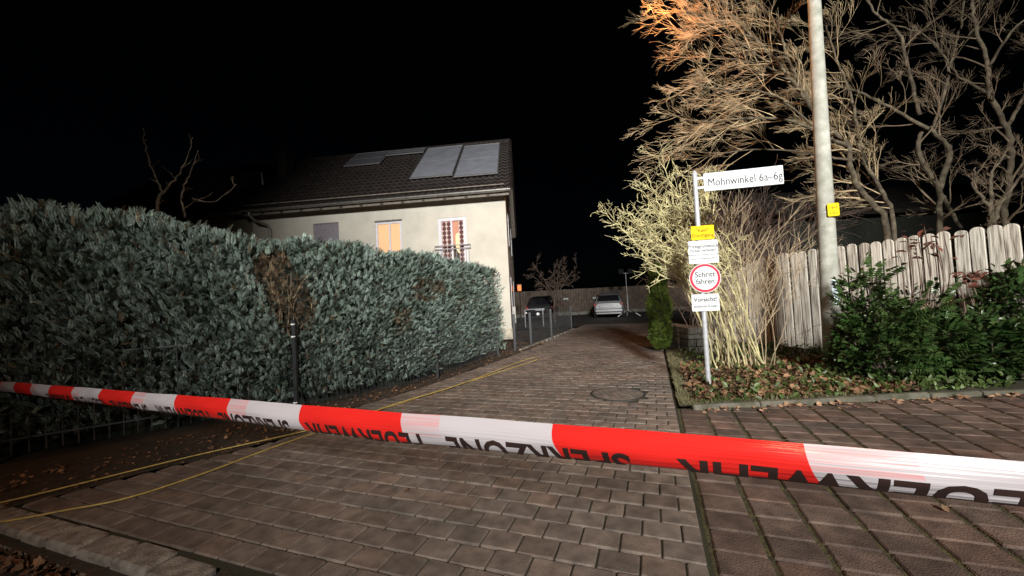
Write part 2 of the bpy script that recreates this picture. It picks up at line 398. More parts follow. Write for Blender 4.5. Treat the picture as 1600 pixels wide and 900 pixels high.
# planting bed: s in 0..1 from driveway edge to far right, y depth
tag(sheet('bed_ground', lambda s, y: ((OX+.04+(y-OY)*.362)*(1-s)+s*(14 if y > 5 else 9.5), y), [(i/60)**1.3 for i in range(61)], [KY+.06+.12*i for i in range(90)], M['soil_bed'], .022, .025), kind='structure')
# hedge bed soil strip
HEDGE = [(-.46, 9.5), (-1.05, 8.0), (-1.75, 6.35), (-2.45, 5.55), (-3.1, 5.05), (-3.8, 4.55), (-5.0, 3.7), (-6.2, 2.7), (-8.0, 1.2)]
def soilfn(s, k):
    i = min(int(k), 6); t = k-i
    L_ = [(-8.0, -1.0+.9)]+LEFT[:6]+[(.9, 11.4)]
    a0, a1 = Vector((*L_[i], 0)), Vector((*L_[i+1], 0)); e = a0.lerp(a1, t)
    p = e + Vector((-DB.x, -DB.y, 0))*(1.9*s) + Vector((0, .5, 0))*s
    return (p.x, p.y)
tag(sheet('hedge_bed_ground', soilfn, [i/14 for i in range(15)], [i*.12 for i in range(58)], M['soil'], .018, .0), kind='structure')
# rear courtyard
mb = MB(); mb.quad((-14, 17.2, -.006), (22, 17.2, -.006), (22, 60, -.006), (-14, 60, -.006)); mb.quad(AB(15.5, -3.3, -.007), AB(15.5, .9, -.007), AB(17.6, 2, -.007), AB(17.6, -4, -.007))
tag(mb.build('courtyard', M['asphalt']), kind='structure')

# ---------------------------------------------------------------- hedge
PL = [Vector((x, y, 0)) for x, y in HEDGE]
cum = [0]
for p, q in zip(PL, PL[1:]): cum.append(cum[-1]+(q-p).length)
HL = cum[-1]
def hpath(s):
    for i in range(len(PL)-1):
        if s <= cum[i+1] or i == len(PL)-2:
            t = (s-cum[i])/(cum[i+1]-cum[i]); d = (PL[i+1]-PL[i]).normalized()
            p = PL[i].lerp(PL[i+1], t); break
    # outward normal smoothed between segments
    ds = Vector((0, 0, 0))
    for k in (-.5, 0, .5):
        ss = min(max(s+k, 0), HL-.001)
        for i in range(len(PL)-1):
            if ss <= cum[i+1]: ds += (PL[i+1]-PL[i]).normalized(); break
    ds.normalize(); n = Vector((-ds.y, ds.x, 0))   # towards the drive
    return p, ds, n
def hheight(s):
    keys = [(0, 2.02), (1.2, 2.12), (3.5, 2.17), (4.6, 2.2), (5.6, 2.25), (6.4, 2.38), (7.2, 2.46), (9, 2.40), (20, 2.4)]
    for (s0, h0), (s1, h1) in zip(keys, keys[1:]):
        if s <= s1: h = h0+(h1-h0)*(s-s0)/(s1-s0); break
    return h + .035*math.sin(s*3.1)+.03*math.sin(s*7.7+1)
def hoff(s, z):    # how far the face stands out
    H_ = hheight(s); u = z/H_
    bulge = .16*math.sin(min(1, max(0, u))*math.pi)**.6 - .05
    return bulge + .05*math.sin(s*4.3+z*3)+.04*math.sin(s*9.1-z*6.2+2)
TH = 1.05
hedge = thing('hedge', 'long clipped blue-green cypress hedge beside the driveway with a brown dead patch', 'hedge', (-2.4, 6.0, 0))
# inner body
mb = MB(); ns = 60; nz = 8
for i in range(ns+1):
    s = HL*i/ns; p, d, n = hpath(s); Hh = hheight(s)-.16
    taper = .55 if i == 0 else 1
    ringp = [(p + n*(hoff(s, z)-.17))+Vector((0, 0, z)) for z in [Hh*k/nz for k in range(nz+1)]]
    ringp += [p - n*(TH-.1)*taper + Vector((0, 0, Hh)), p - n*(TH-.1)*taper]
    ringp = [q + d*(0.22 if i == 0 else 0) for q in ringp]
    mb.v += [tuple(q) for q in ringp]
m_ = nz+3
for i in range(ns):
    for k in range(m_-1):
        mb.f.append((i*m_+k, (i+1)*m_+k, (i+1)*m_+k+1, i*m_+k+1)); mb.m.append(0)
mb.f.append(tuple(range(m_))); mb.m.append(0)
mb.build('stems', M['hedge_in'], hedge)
# sprays
def spray(npair=7, wid=.40, bend=.3):
    v = []; f = []
    def blade(p0, p1, w, z0, z1):
        n = len(v); dx, dy = p1[0]-p0[0], p1[1]-p0[1]; L_ = math.hypot(dx, dy); nx, ny = -dy/L_*w, dx/L_*w
        mx, my, mz = p0[0]+dx*.55, p0[1]+dy*.55, (z0+z1)/2+.02
        v.extend([(p0[0], p0[1], z0), (mx+nx, my+ny, mz), (p1[0], p1[1], z1), (mx-nx, my-ny, mz)]); f.append((n, n+1, n+2, n+3))
    zz = lambda y: -bend*y*y
    blade((0, 0), (0, 1), .045, 0, zz(1))
    for i in range(npair):
        y = .12+.72*i/npair; L_ = wid*(1-.55*i/npair)
        for sx in (-1, 1):
            blade((0, y), (sx*L_*.6, y+L_*.95), .036, zz(y), zz(y+L_*.85)+.05)
    return v, f
def in_dead(s, z):
    d1 = ((s-5.2-.12*math.sin(z*4))/.27)**2+((z-1.55)/.62)**2
    d2 = ((s-2.9)/.5)**2+((z-1.55)/.22)**2; d3 = ((s-3.6)/.16)**2+((z-1.0)/.3)**2; d4 = ((s-1.9)/.35)**2+((z-1.25)/.12)**2
    if d1 < 1: return 1
    if d2 < 1 or d3 < 1 or d4 < 1: return 2
    return 0
P = []; D = []; SC = []; dead = []; 
NS = 46000
while len(P) < NS:
    s = rng.uniform(-.0, min(HL, 11.5)); Hh = hheight(s); face = rng.random()
    p, d, n = hpath(s)
    if s < .9 and face < .35:       # end cap
        w = rng.uniform(-TH*.6, .12); z = rng.uniform(.03, 1)*Hh
        pos = hpath(0)[0] + hpath(0)[2]*w + Vector((0, 0, z)) - d*(.05+.25*math.sqrt(max(0, 1-(z/Hh)**2))*math.cos((w+.25)*1.6))
        nn = -d; 
    elif face < .76:
        z = rng.uniform(.04, 1.0)**.92*Hh; pos = p+n*(hoff(s, z)+rng.uniform(-.13, .02))+Vector((0, 0, z)); nn = n
    else:
        w = rng.uniform(0, TH*.8)**1.0; z = Hh - .05 + .0; pos = p - n*(w-.06)+Vector((0, 0, z+rng.uniform(-.1, .02))); nn = n*max(0, .5-w)+Vector((0, 0, .8))
    dd = in_dead(s, pos.z) if nn.dot(n) > .5 or nn is n else 0
    if dd == 1 and rng.random() < .45: continue
    if dd == 2 and rng.random() < .5: dd = 0
    if dd == 0 and rng.random() < .035: dd = 3
    up = .75+.35*rng.random()
    dv = nn*(.55+.3*rng.random()) + Vector((0, 0, up)) + Vector(rng.normal(0, .33, 3))
    P.append(pos); D.append(dv); dead.append(dd > 0)
    big = 1.0 if s < 5.2 else 1.15
    SC.append(rng.uniform(.07, .145)*big*(1.25 if face >= .76 and rng.random() < .3 else 1))
P = np.array(P); D = np.array(D); SC = np.array(SC)[:, None]; dead = np.array(dead)
X, Y, Z = frames(D, rng.uniform(-1.1, 1.1, len(D)))
tv, tf = spray(); k = ~dead
scatter_mesh('foliage', tv, tf, P[k], X[k]*SC[k]*.8, Y[k]*SC[k]*1.1, Z[k]*SC[k], M['hedge'], hedge)
tv, tf = spray(4, .3, .5)
o = scatter_mesh('foliage', tv, tf, P[dead], X[dead]*SC[dead], Y[dead]*SC[dead]*1.1, Z[dead]*SC[dead], M['dead'], hedge); o['label'] = 'brown dead foliage'
mb = MB()
for i in range(26):
    s = 5.2+rng.normal(0, .14); p, d, n = hpath(s); z = rng.uniform(.7, 1.5)
    q = p + n*(hoff(s, z)-.12)+Vector((0, 0, z)); pts = [q]; dr = Vector((rng.normal(0, .35), rng.normal(0, .2), 1))+n*.15
    for j in range(4): q = q+dr.normalized()*.13; dr += Vector(rng.normal(0, .15, 3)); pts.append(q)
    mb.tube(pts, [.006, .005, .004, .003, .002], 4)
o = mb.build('bare_branches', M['twig_tan'], hedge); under(hedge)

# steel rod fence in front of the hedge, its gate post with light clamps
t = thing('metal_fence', 'low black steel rod fence standing in the cypress hedge', 'fence', (-3.9, 4.3, 0))
sp0 = 5.5
rails = MB()
def fpt(s, z): p, d, n = hpath(s); return p + n*.10 + Vector((0, 0, z))
for z in (.22, .98): rails.tube([fpt(sp0+.1*k, z) for k in range(60)], .012, 4)
rails.build('rail', M['darkmetal'], t)
mb = MB(); s = sp0+.12
while s < sp0+5.8:
    mb.tube([fpt(s, .08), fpt(s, 1.12)], .006, 4); s += .11
mb.build('rods', M['meshmetal'], t)
for s in (sp0+2.1, sp0+4.2):
    mb = MB(); q = fpt(s, 0); mb.box((q.x-.02, q.y-.02, 0), (q.x+.02, q.y+.02, 1.15), bev=.004); mb.build('post', M['darkmetal'], t)
under(t)
q = hpath(5.12)[0] + hpath(5.12)[2]*.17
t = thing('fence_post', 'black square post with small white clamps in front of the dead hedge patch', 'post', q)
mb = MB(); mb.box((q.x-.024, q.y-.024, -.02), (q.x+.024, q.y+.024, 1.2), bev=.005); mb.build('shaft', M['darkmetal'], t)
for z in (1.14, .98, .13):
    mb = MB(); mb.box((q.x-.027, q.y-.03, z-.006), (q.x+.027, q.y-.02, z+.006)); mb.box((q.x-.008, q.y-.04, z-.014), (q.x+.008, q.y-.029, z+.009)); mb.build('clamp', M['white'], t)
under(t)
# low rod fence continuing past the post
t = thing('mesh_fence', 'dark wire mesh fence low in the hedge towards the house', 'fence', (-1.2, 7.4, 0))
mb = MB(); s = .25
def gpt(s, z): p, d, n = hpath(s); return p + n*.13 + Vector((0, 0, z))
while s < 5.3: mb.tube([gpt(s, .05), gpt(s, .85)], .004, 4); s += .06
for z in (.1, .45, .84): mb.tube([gpt(.25+.16*k, z) for k in range(32)], .006, 4)
mb.build('wire_panel', M['darkmetal'], t)
for s in (.2, 2.8):
    mb = MB(); q = gpt(s, 0); mb.box((q.x-.025, q.y-.025, 0), (q.x+.025, q.y+.025, .95), bev=.004); mb.build('post', M['darkmetal'], t)
under(t)

# ---------------------------------------------------------------- houses
hu = Vector((-.994, .11, 0)).normalized(); hv = Vector((.028, 1, 0)).normalized()
HC = Vector((-.08, 13.1, 0))
MHs = Matrix.Translation(HC) @ Matrix((-hu, hv, Vector((0, 0, 1)))).transposed().to_4x4()    # local x: + right, y: back, z up; house spans x<0
def hp(x, y, z): return MHs @ Vector((x, y, z))
def local(px, py):    # pixel -> local wall coordinates (x, z) on the front wall plane
    d = ray(px, py); o_ = Vector((0, 0, CAMH)); wn = Vector((hu.y, -hu.x, 0)); k = (HC-o_).dot(wn)/d.dot(wn); p = o_+d*k-HC
    return p.dot(-hu), p.z
EAVE = 5.32; DEPTH = 8.4; PITCHR = R(37)
def house(name, label, x0, x1, yoff, openings, wallm, tilem, root_extra=0):
    t = thing(name, label, 'house', hp((x0+x1)/2, DEPTH/2, 0))
    Mh = MHs @ Matrix.Translation((0, yoff, 0))
    # front wall with real openings: grid of quads, reveal depth
    xs = sorted({x0, x1}|{o[0] for o in openings}|{o[1] for o in openings}); zs = sorted({0, EAVE+.05}|{o[2] for o in openings}|{o[3] for o in openings})
    mb = MB()
    for xa, xb in zip(xs, xs[1:]):
        for za, zb in zip(zs, zs[1:]):
            cx, cz = (xa+xb)/2, (za+zb)/2
            if any(o[0] < cx < o[1] and o[2] < cz < o[3] for o in openings): continue
            mb.quad(Mh@Vector((xa, 0, za)), Mh@Vector((xb, 0, za)), Mh@Vector((xb, 0, zb)), Mh@Vector((xa, 0, zb)))
    for o in openings:
        xa, xb, za, zb = o[:4]; dd = .14
        for A, B in (((xa, za), (xb, za)), ((xb, za), (xb, zb)), ((xb, zb), (xa, zb)), ((xa, zb), (xa, za))):
            mb.quad(Mh@Vector((A[0], 0, A[1])), Mh@Vector((B[0], 0, B[1])), Mh@Vector((B[0], dd, B[1])), Mh@Vector((A[0], dd, A[1])))
    rz = EAVE+DEPTH/2*math.tan(PITCHR)
    for xx in (x0, x1):
        n = len(mb.v); mb.v += [tuple(Mh@Vector(q)) for q in ((xx, 0, 0), (xx, DEPTH, 0), (xx, DEPTH, EAVE), (xx, DEPTH/2, rz), (xx, 0, EAVE))]; mb.f.append(tuple(range(n, n+5))); mb.m.append(0)
    mb.quad(Mh@Vector((x0, DEPTH, 0)), Mh@Vector((x1, DEPTH, 0)), Mh@Vector((x1, DEPTH, EAVE)), Mh@Vector((x0, DEPTH, EAVE)))
    mb.build('wall', wallm, t)
    return t, Mh, rz
def win(px0, px1, py0, zbot=None, py1=None):
    xa, z1 = local(px0, py0); xb, _ = local(px1, py0)
    z0 = zbot if zbot is not None else local(px0, py1)[1]
    return [xa, xb, z0, z1]
w_dark = win(489, 529, 350, 2.9); w_lit = win(586, 627, 347.5, 2.95); w_door = win(684, 728, 341.5, 2.15)
hs, Mh, RZ = house('house', 'cream rendered end house with solar panels, a lit window and a french window', -9.45, 0, 0, [w_dark, w_lit, w_door], M['wall'], M['tile'])
# fix: sloping lintel differences averaged in local space
def frame_ring(mb, xa, xb, za, zb, w, y0, y1, Mx):
    mb.box((xa, y0, za), (xa+w, y1, zb), Mx); mb.box((xb-w, y0, za), (xb, y1, zb), Mx)
    mb.box((xa+w, y0, zb-w), (xb-w, y1, zb), Mx); mb.box((xa+w, y0, za), (xb-w, y1, za+w), Mx)
# roller shutter window
xa, xb, za, zb = w_dark
mb = MB(); frame_ring(mb, xa, xb, za, zb, .03, .06, .13, Mh); w = mb.build('window', M['shutter'], hs); w['label'] = 'window closed by a grey roller shutter'
mb = MB(); nsl = 26
for i in range(nsl):
    z0 = za+.03+(zb-za-.06)*i/nsl; z1 = z0+(zb-za-.06)/nsl
    mb.quad(Mh@Vector((xa+.03, .085, z0)), Mh@Vector((xb-.03, .085, z0)), Mh@Vector((xb-.03, .075, z1)), Mh@Vector((xa+.03, .075, z1)))
mb.build('shutter', M['shutter'], w)
# lit window
xa, xb, za, zb = w_lit
mb = MB(); frame_ring(mb, xa, xb, za, zb, .075, .04, .11, Mh); mb.box((xa+(xb-xa)*.50, .045, za+.07), (xa+(xb-xa)*.56, .10, zb-.07), Mh); w = mb.build('window', M['pvc'], hs); w['label'] = 'window lit orange from inside'
mb = MB(); mb.box((xa+.06, .125, za+.06), (xb-.06, .128, zb-.06), Mh); mb.build('pane', M['lit'], w)
mb = MB(); mb.box((xa-.04, -.05, za-.05), (xb+.04, .13, za), Mh); mb.build('sill', M['zinc'], w)
mb = MB(); mb.box((xa-.02, -.03, zb), (xb+.04, .04, zb+.05), Mh, bev=.01); mb.build('shutter_box', M['zinc'], w)
# french window with curtains and a railing
xa, xb, za, zb = w_door; xm = xa+(xb-xa)*.47
mb = MB(); frame_ring(mb, xa, xb, za, zb, .11, .02, .10, Mh); mb.box((xm-.03, .03, za+.1), (xm+.03, .09, zb-.1), Mh); w = mb.build('french_window', M['pvc'], hs)
mb = MB(); mb.box((xa+.08, .14, za+.05), (xb-.08, .142, zb-.08), Mh); mb.build('pane', M['lit2'], w)
mb = MB(); hgt = zb-.12; mb.box((xa+.11, .112, za+.1), (xm-.03, .116, hgt), Mh); mb.box((xb-.29, .112, za+.1), (xb-.11, .116, hgt), Mh); mb.build('curtain', M['curtain'], w)
mb = MB(); dt = .152
def dots(x0, x1):
    nx = max(1, round((x1-x0)/dt)); st = (x1-x0)/nx
    for i in range(nx):
        z = hgt-.08
        while z > za+.2:
            cx = x0+st*(i+.5); mb.prism([(cx+.072*math.cos(2*math.pi*q/12), z+.08*math.sin(2*math.pi*q/12)) for q in range(12)], -.109, -.111, Mh @ Matrix.Rotation(R(90), 4, 'X')); z -= .158
dots(xa+.11, xm-.03); mb.build('curtain_pattern', M['curtain_dot'], w); mb = MB(); dots(xb-.29, xb-.11); mb.build('curtain_pattern', M['curtain_dot'], w)
mb = MB(); cx = xm+.22
arch = [(cx-.11, za+.3), (cx+.11, za+.3), (cx+.11, zb-.62), (cx+.07, zb-.55), (cx, zb-.52), (cx-.07, zb-.55), (cx-.11, zb-.62)]
mb.prism(arch, -.132, -.136, Mh @ Matrix.Rotation(R(90), 4, 'X')); mb.build('lit_doorway', M['litarch'], w)
mb = MB(); mb.prism([(xm+.03, za+.3), (xm+.36, za+.3), (xm+.32, zb-1.35), (xm+.17, zb-1.2), (xm+.10, zb-.98), (xm+.03, zb-.9)], -.122, -.128, Mh @ Matrix.Rotation(R(90), 4, 'X')); mb.build('draped_cloth', M['rafter'], w)
mb = MB(); xr0, xr1 = xa-.13, xb+.13; zt = za+(zb-za)*.50-.1
zt = local(705, 384)[1]
for z in (zt, zt-.12, za+.05): mb.tube([Mh@Vector((xr0, -.10, z)), Mh@Vector((xr1, -.10, z))], .018, 6)
k = 0
while xr0+.0+k*.11 <= xr1+.001: mb.tube([Mh@Vector((xr0+k*.11, -.10, za+.05)), Mh@Vector((xr0+k*.11, -.10, zt-.12))], .008, 5); k += 1
for xx in (xr0, xr1):
    mb.tube([Mh@Vector((xx, .0, zt-.12)), Mh@Vector((xx, -.1, zt-.12))], .012, 5); mb.tube([Mh@Vector((xx, -.1, zt-.12)), Mh@Vector((xx, -.1, zt))], .012, 5)
mb.build('railing', M['steel'], hs)
# side wall windows (facing the drive)
for y in (1.6, 5.0):
    for z0 in (.9, 3.4):
        mb = MB(); mb.box((.003, y, z0), (.02, y+1.1, z0+1.3), Mh); w = mb.build('window', M['pvc'], hs)
        mb = MB(); mb.box((.0202, y+.08, z0+.08), (.026, y+1.02, z0+1.22), Mh); mb.build('pane', M['glassdark'], w)
mb = MB(); mb.box((-9.4, -.025, 0), (.025, 0.02, .35), Mh); mb.box((.0, .021, 0), (.025, DEPTH, .35), Mh); mb.build('plinth', M['plinth'], hs)
# meter cabinet
mb = MB(); mb.box((.026, .5, .5), (.16, .95, 1.1), Mh, bev=.01); mb.build('meter_box', M['zinc'], hs)

def roof(root, x0, x1, Mx, RZ_, m, over=.55, name='roof'):
    # wavy pan tiles, one course stepped over the next
    mb = MB(); tw, tl = .225, .34; run = DEPTH/2+over; slope = run/math.cos(PITCHR); nr = int(slope/tl); step = slope/nr
    nx = int((x1-x0)/tw*5); prof = [0, .012, .045, .050, .02]
    for side in (0, 1):
        for r_ in range(nr):
            for e, lift in ((0, .03), (1, 0)):
                d = slope - (r_+e)*step if True else 0
                yy = -over + (r_+e)*step*math.cos(PITCHR); zz = RZ_ - (DEPTH/2 - yy)*math.tan(PITCHR) + lift
                n = len(mb.v)
                for i in range(nx+1):
                    y2 = yy if side == 0 else DEPTH-yy
                    mb.v.append(tuple(Mx @ Vector((x0+(x1-x0)*i/nx, y2, zz+prof[i % 5]+.10))))
            n = len(mb.v)-2*(nx+1)
            for i in range(nx): mb.f.append((n+i, n+i+1, n+nx+2+i, n+nx+1+i)); mb.m.append(0)
            if r_ < nr-1: pass
            # riser of the course (front edge)
            for i in range(nx):
                if True:
                    a_, b_ = mb.v[n+i], mb.v[n+i+1]; q = len(mb.v)
                    mb.v += [(a_[0], a_[1], a_[2]-.03), (b_[0], b_[1], b_[2]-.03)]; mb.f.append((n+i, q, q+1, n+i+1)); mb.m.append(0)
    rf = mb.build(name, m, root)
    # under deck, verge boards, ridge
    mb = MB()
    for side in (0, 1):
        y0 = -over+.02 if side == 0 else DEPTH+over-.02; z0 = RZ_-(DEPTH/2+over-.02)*math.tan(PITCHR); yr = DEPTH/2
        for (xa, xb) in ((x0+.02, x1-.02),):
            a1, b1, c1, d1 = Vector((xa, y0, z0)), Vector((xb, y0, z0)), Vector((xb, yr, RZ_)), Vector((xa, yr, RZ_))
            up = Vector((0, 0, .085)); n = len(mb.v); mb.v += [tuple(Mx@q) for q in (a1, b1, c1, d1, a1+up, b1+up, c1+up, d1+up)]
            for f_ in ((0, 3, 2, 1), (4, 5, 6, 7), (0, 1, 5, 4), (1, 2, 6, 5), (2, 3, 7, 6), (3, 0, 4, 7)): mb.f.append(tuple(n+q for q in f_)); mb.m.append(0)
    mb.build('roof_deck', M['wood_eave'], rf)
    mb = MB(); mb.tube([Mx@Vector((x0, DEPTH/2, RZ_+.10)), Mx@Vector((x1, DEPTH/2, RZ_+.10))], .11, 8); mb.build('ridge', m, rf)
    mb = MB()
    for side in (0, 1):
        y0 = -over if side == 0 else DEPTH+over; z0 = RZ_-(DEPTH/2+over)*math.tan(PITCHR)
        mb.tube([Mx@Vector((x1, y0, z0+.09)), Mx@Vector((x1, DEPTH/2, RZ_+.10))], .075, 6)
    mb.build('verge', m, rf)
    return rf
x1r = .20
rf = roof(hs, -9.45, x1r, Mh, RZ, M['tile'])
ez = RZ-(DEPTH/2+.55)*math.tan(PITCHR)
mb = MB(); pts = [Vector((math.cos(q)*.075, 0, math.sin(q)*.075)) for q in [math.pi+i*math.pi/8 for i in range(9)]]
g0, g1 = -9.45, x1r
for i in range(8):
    A, B = pts[i], pts[i+1]; off = Vector((0, -.63, ez+.06))
    A2 = Vector((0, A.x, A.z))+off; B2 = Vector((0, B.x, B.z))+off
    mb.quad(Mh@(A2+Vector((g0, 0, 0))), Mh@(A2+Vector((g1, 0, 0))), Mh@(B2+Vector((g1, 0, 0))), Mh@(B2+Vector((g0, 0, 0))))
mb.build('gutter', M['zinc'], hs)
mb = MB(); mb.box((-9.45, -.50, ez-.10), (x1r-.05, -.46, ez+.03), Mh); mb.box((-9.45, -.46, EAVE-.14), (0, .0, EAVE-.11), Mh); mb.build('eave_board', M['wood_eave'], hs)
for i in range(13):
    x = -.55-i*.74
    mb = MB(); mb.box((x-.05, -.53, ez-.09), (x+.05, -.501, ez-.0), Mh); mb.build('rafter_end', M['rafter'], hs)
# solar panels on the roof slope: pixel corners projected on to the slope
sn = (MHs.to_3x3() @ Vector((1, 0, 0))).cross(MHs.to_3x3() @ Vector((0, math.cos(PITCHR), math.sin(PITCHR)))).normalized()
RP = Mh @ Vector((0, DEPTH/2, RZ+.22))
def onroof(px, py):
    d = ray(px, py); o_ = Vector((0, 0, CAMH)); k = (RP-o_).dot(sn)/d.dot(sn); return MHs.inverted() @ (o_+d*k)
def solar(pa, pb, pc, label, m):    # bottom-left, bottom-right, top-right
    A = onroof(*pa); B = onroof(*pb); C_ = onroof(*pc); x0, x1 = A.x, B.x; y0, y1 = A.y, C_.y
    t = tag(bpy.data.objects.new('solar_panel', None), label); COL.objects.link(t); t.parent = hs
    sl = 1/math.cos(PITCHR); L_ = (y1-y0)*sl
    Mp = MHs @ Matrix.Translation((x0, y0, A.z)) @ Matrix.Rotation(PITCHR, 4, 'X')
    mb = MB(); w = x1-x0; frame_ring2 = [((0, 0), (w, .035)), ((0, L_-.035), (w, L_)), ((0, .035), (.035, L_-.035)), ((w-.035, .035), (w, L_-.035))]
    for (q0, q1) in frame_ring2: mb.box((q0[0], q0[1], 0), (q1[0], q1[1], .05), Mp)
    mb.box((.036, L_/2-.01, .0), (w-.036, L_/2+.01, .045), Mp)
    mb.build('frame', M['alu'], t)
    mb = MB(); mb.box((.036, .036, .01), (w-.036, L_-.036, .036), Mp); mb.build('glass', m, t)
solar((640, 280), (706, 277.5), (722, 228), 'large pale solar panel second from the roof verge', M['panel'])
solar((709, 277.3), (778, 273.5), (780, 224.5), 'large pale solar panel nearest the roof verge', M['panel'])
solar((537, 261), (590, 259.5), (606, 237), 'small wide solar panel farthest from the verge', M['panel_dark'])
solar((603, 244), (660, 241.5), (665, 232), 'narrow solar strip beside the ridge', M['panel_dark'])
# downpipe with swan neck
def downpipe(px, root, yb, right=True):
    x, _ = local(px, 350); sgn = 1
    mb = MB(); mb.tube([Mh@Vector((x-.42, yb-.60, ez+.0)), Mh@Vector((x-.42, yb-.60, ez-.12)), Mh@Vector((x-.3, yb-.45, ez-.28)), Mh@Vector((x-.06, yb-.12, ez-.42)), Mh@Vector((x, yb-.07, ez-.55)), Mh@Vector((x, yb-.07, .1))], .05, 8)
    mb.build('downpipe', M['zinc'], root)
downpipe(424, hs, 0)
# neighbouring terrace house to the left
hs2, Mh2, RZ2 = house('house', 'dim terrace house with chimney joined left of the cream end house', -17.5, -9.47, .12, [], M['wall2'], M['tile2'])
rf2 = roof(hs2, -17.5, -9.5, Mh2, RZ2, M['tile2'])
mb = MB(); mb.box((-10.0, 2.2, 6.2), (-9.6, 2.75, 8.3), Mh2, bev=.02); mb.box((-10.06, 2.14, 8.3), (-9.54, 2.81, 8.4), Mh2, bev=.02); mb.build('chimney', M['cap_metal'], rf2)
mb = MB(); mb.box((-13.6, 1.0, 5.9), (-10.9, 3.6, 7.25), Mh2); mb.build('dormer', M['wood_eave'], rf2)
mb = MB(); mb.tube([Mh2@Vector(q) for q in ((-13.7, .85, 7.2), (-11.0, .85, 7.22), (-10.6, .8, 7.05), (-10.3, .8, 6.85), (-9.75, .85, 6.9), (-9.7, .85, 6.4))], .05, 7); mb.build('dormer_gutter', M['zinc'], rf2)
under(hs); under(hs2)

# ---------------------------------------------------------------- bare trees
class Grow:
    def __init__(s, seed): s.mb = MB(); s.r = random.Random(seed); s.n = 0
    def limb(s, p, d, L_, r0_, r1_, seg=6, wig=.12, trop=Vector((0, 0, 0)), sides=6):
        pts = [p.copy()]; d = d.normalized(); rad = [r0_]
        for i in range(seg):
            d = (d + Vector((s.r.gauss(0, wig), s.r.gauss(0, wig), s.r.gauss(0, wig))) + trop).normalized()
            p = p + d*(L_/seg); pts.append(p.copy()); rad.append(r0_+(r1_-r0_)*(i+1)/seg)
        s.mb.tube(pts, rad, sides, caps=False); s.n += 1
        return pts, rad
    def branch(s, p, d, L_, r_, lvl, trop, spread=.75, kids=(5, 7), wig=.14, minr=.0016, decay=.55):
        sides = 7 if r_ > .03 else 5 if r_ > .012 else 3
        seg = 7 if L_ > .8 else 5 if L_ > .3 else 3
        pts, rad = s.limb(p, d, L_, r_, max(minr, r_*.35), seg, wig, trop*(.6/seg), sides)
        if lvl <= 0: return
        nk = s.r.randint(*kids)
        for k in range(nk):
            u = s.r.uniform(.22, 1.0); i = min(int(u*seg), seg-1); t = u*seg-i
            q = pts[i].lerp(pts[i+1], t); dd = (pts[i+1]-pts[i]).normalized()
            rnd = Vector((s.r.gauss(0, 1), s.r.gauss(0, 1), s.r.gauss(0, .7))); rnd = (rnd-dd*rnd.dot(dd)).normalized()
            nd = (dd + rnd*spread*s.r.uniform(.5, 1.2) + trop*.3).normalized()
            rr = max(minr, (rad[i]+(rad[i+1]-rad[i])*t)*s.r.uniform(.45, .7))
            s.branch(q, nd, L_*decay*s.r.uniform(.7, 1.2), rr, lvl-1, trop, spread, kids, wig*1.1, minr, decay)
def spine(pts, n=6):
    """Catmull-Rom through control points"""
    P_ = [pts[0]]+list(pts)+[pts[-1]]; o_ = []
    for i in range(1, len(P_)-2):
        a, b, c, d = P_[i-1], P_[i], P_[i+1], P_[i+2]
        for k in range(n):
            t = k/n; o_.append(.5*((2*b)+(c-a)*t+(2*a-5*b+4*c-d)*t*t+(3*b-a-3*c+d)*t**3))
    o_.append(pts[-1]); return o_
def tree(name, label, limbs, seed, group=None, barkm='bark', twigm='twig', bias=Vector((0, 0, .3)), kid_every=.16, L0=1.0, lvl=3, spread=.7, decay=.55, skip=.12, wig=.15, kids=(4, 6), minr=.0022, base=None):
    b0 = base if base is not None else limbs[0][0][0]
    t = thing(name, label, 'tree', (b0.x, b0.y, 0), group)
    tr = MB(); g = Grow(seed)
    for (pts, ra, rb) in limbs:
        sp = spine(pts, 6); n = len(sp); rad = [ra+(rb-ra)*i/(n-1) for i in range(n)]
        sp = [q+Vector((g.r.gauss(0, .012), g.r.gauss(0, .012), 0)) for q in sp]
        tr.tube(sp, rad, 9 if ra > .03 else 6)
        tot = sum((sp[i+1]-sp[i]).length for i in range(n-1)); acc = 0; nxt = tot*skip
        for i in range(n-1):
            sl = (sp[i+1]-sp[i]).length
            while acc+sl > nxt:
                q = sp[i].lerp(sp[i+1], (nxt-acc)/sl); dd = (sp[i+1]-sp[i]).normalized(); f_ = nxt/tot
                rnd = Vector((g.r.gauss(0, 1), g.r.gauss(0, 1), g.r.gauss(0, .8))); rnd = (rnd-dd*rnd.dot(dd)).normalized()
                nd = dd*.5+rnd*.7+bias
                g.branch(q, nd, L0*g.r.uniform(.6, 1.25)*(1-.35*f_), max(.006, rad[i]*.42), lvl, bias*.5, spread, kids, wig, minr, decay)
                nxt += kid_every*g.r.uniform(.6, 1.5)
            acc += sl
    tr.build('trunk', M[barkm], t, smooth=True); g.mb.build('crown', M[twigm], t)
    under(t); return t
def A(Y, *pp): return [at(x, y, Y+(dy if False else 0)) for (x, y) in pp]
def AY(*pp): return [at(x, y, Y) for (x, y, Y) in pp]
LB = Vector((-.42, -.02, .10))
root1 = at(1392, 420, 8.3); root1.z = 0
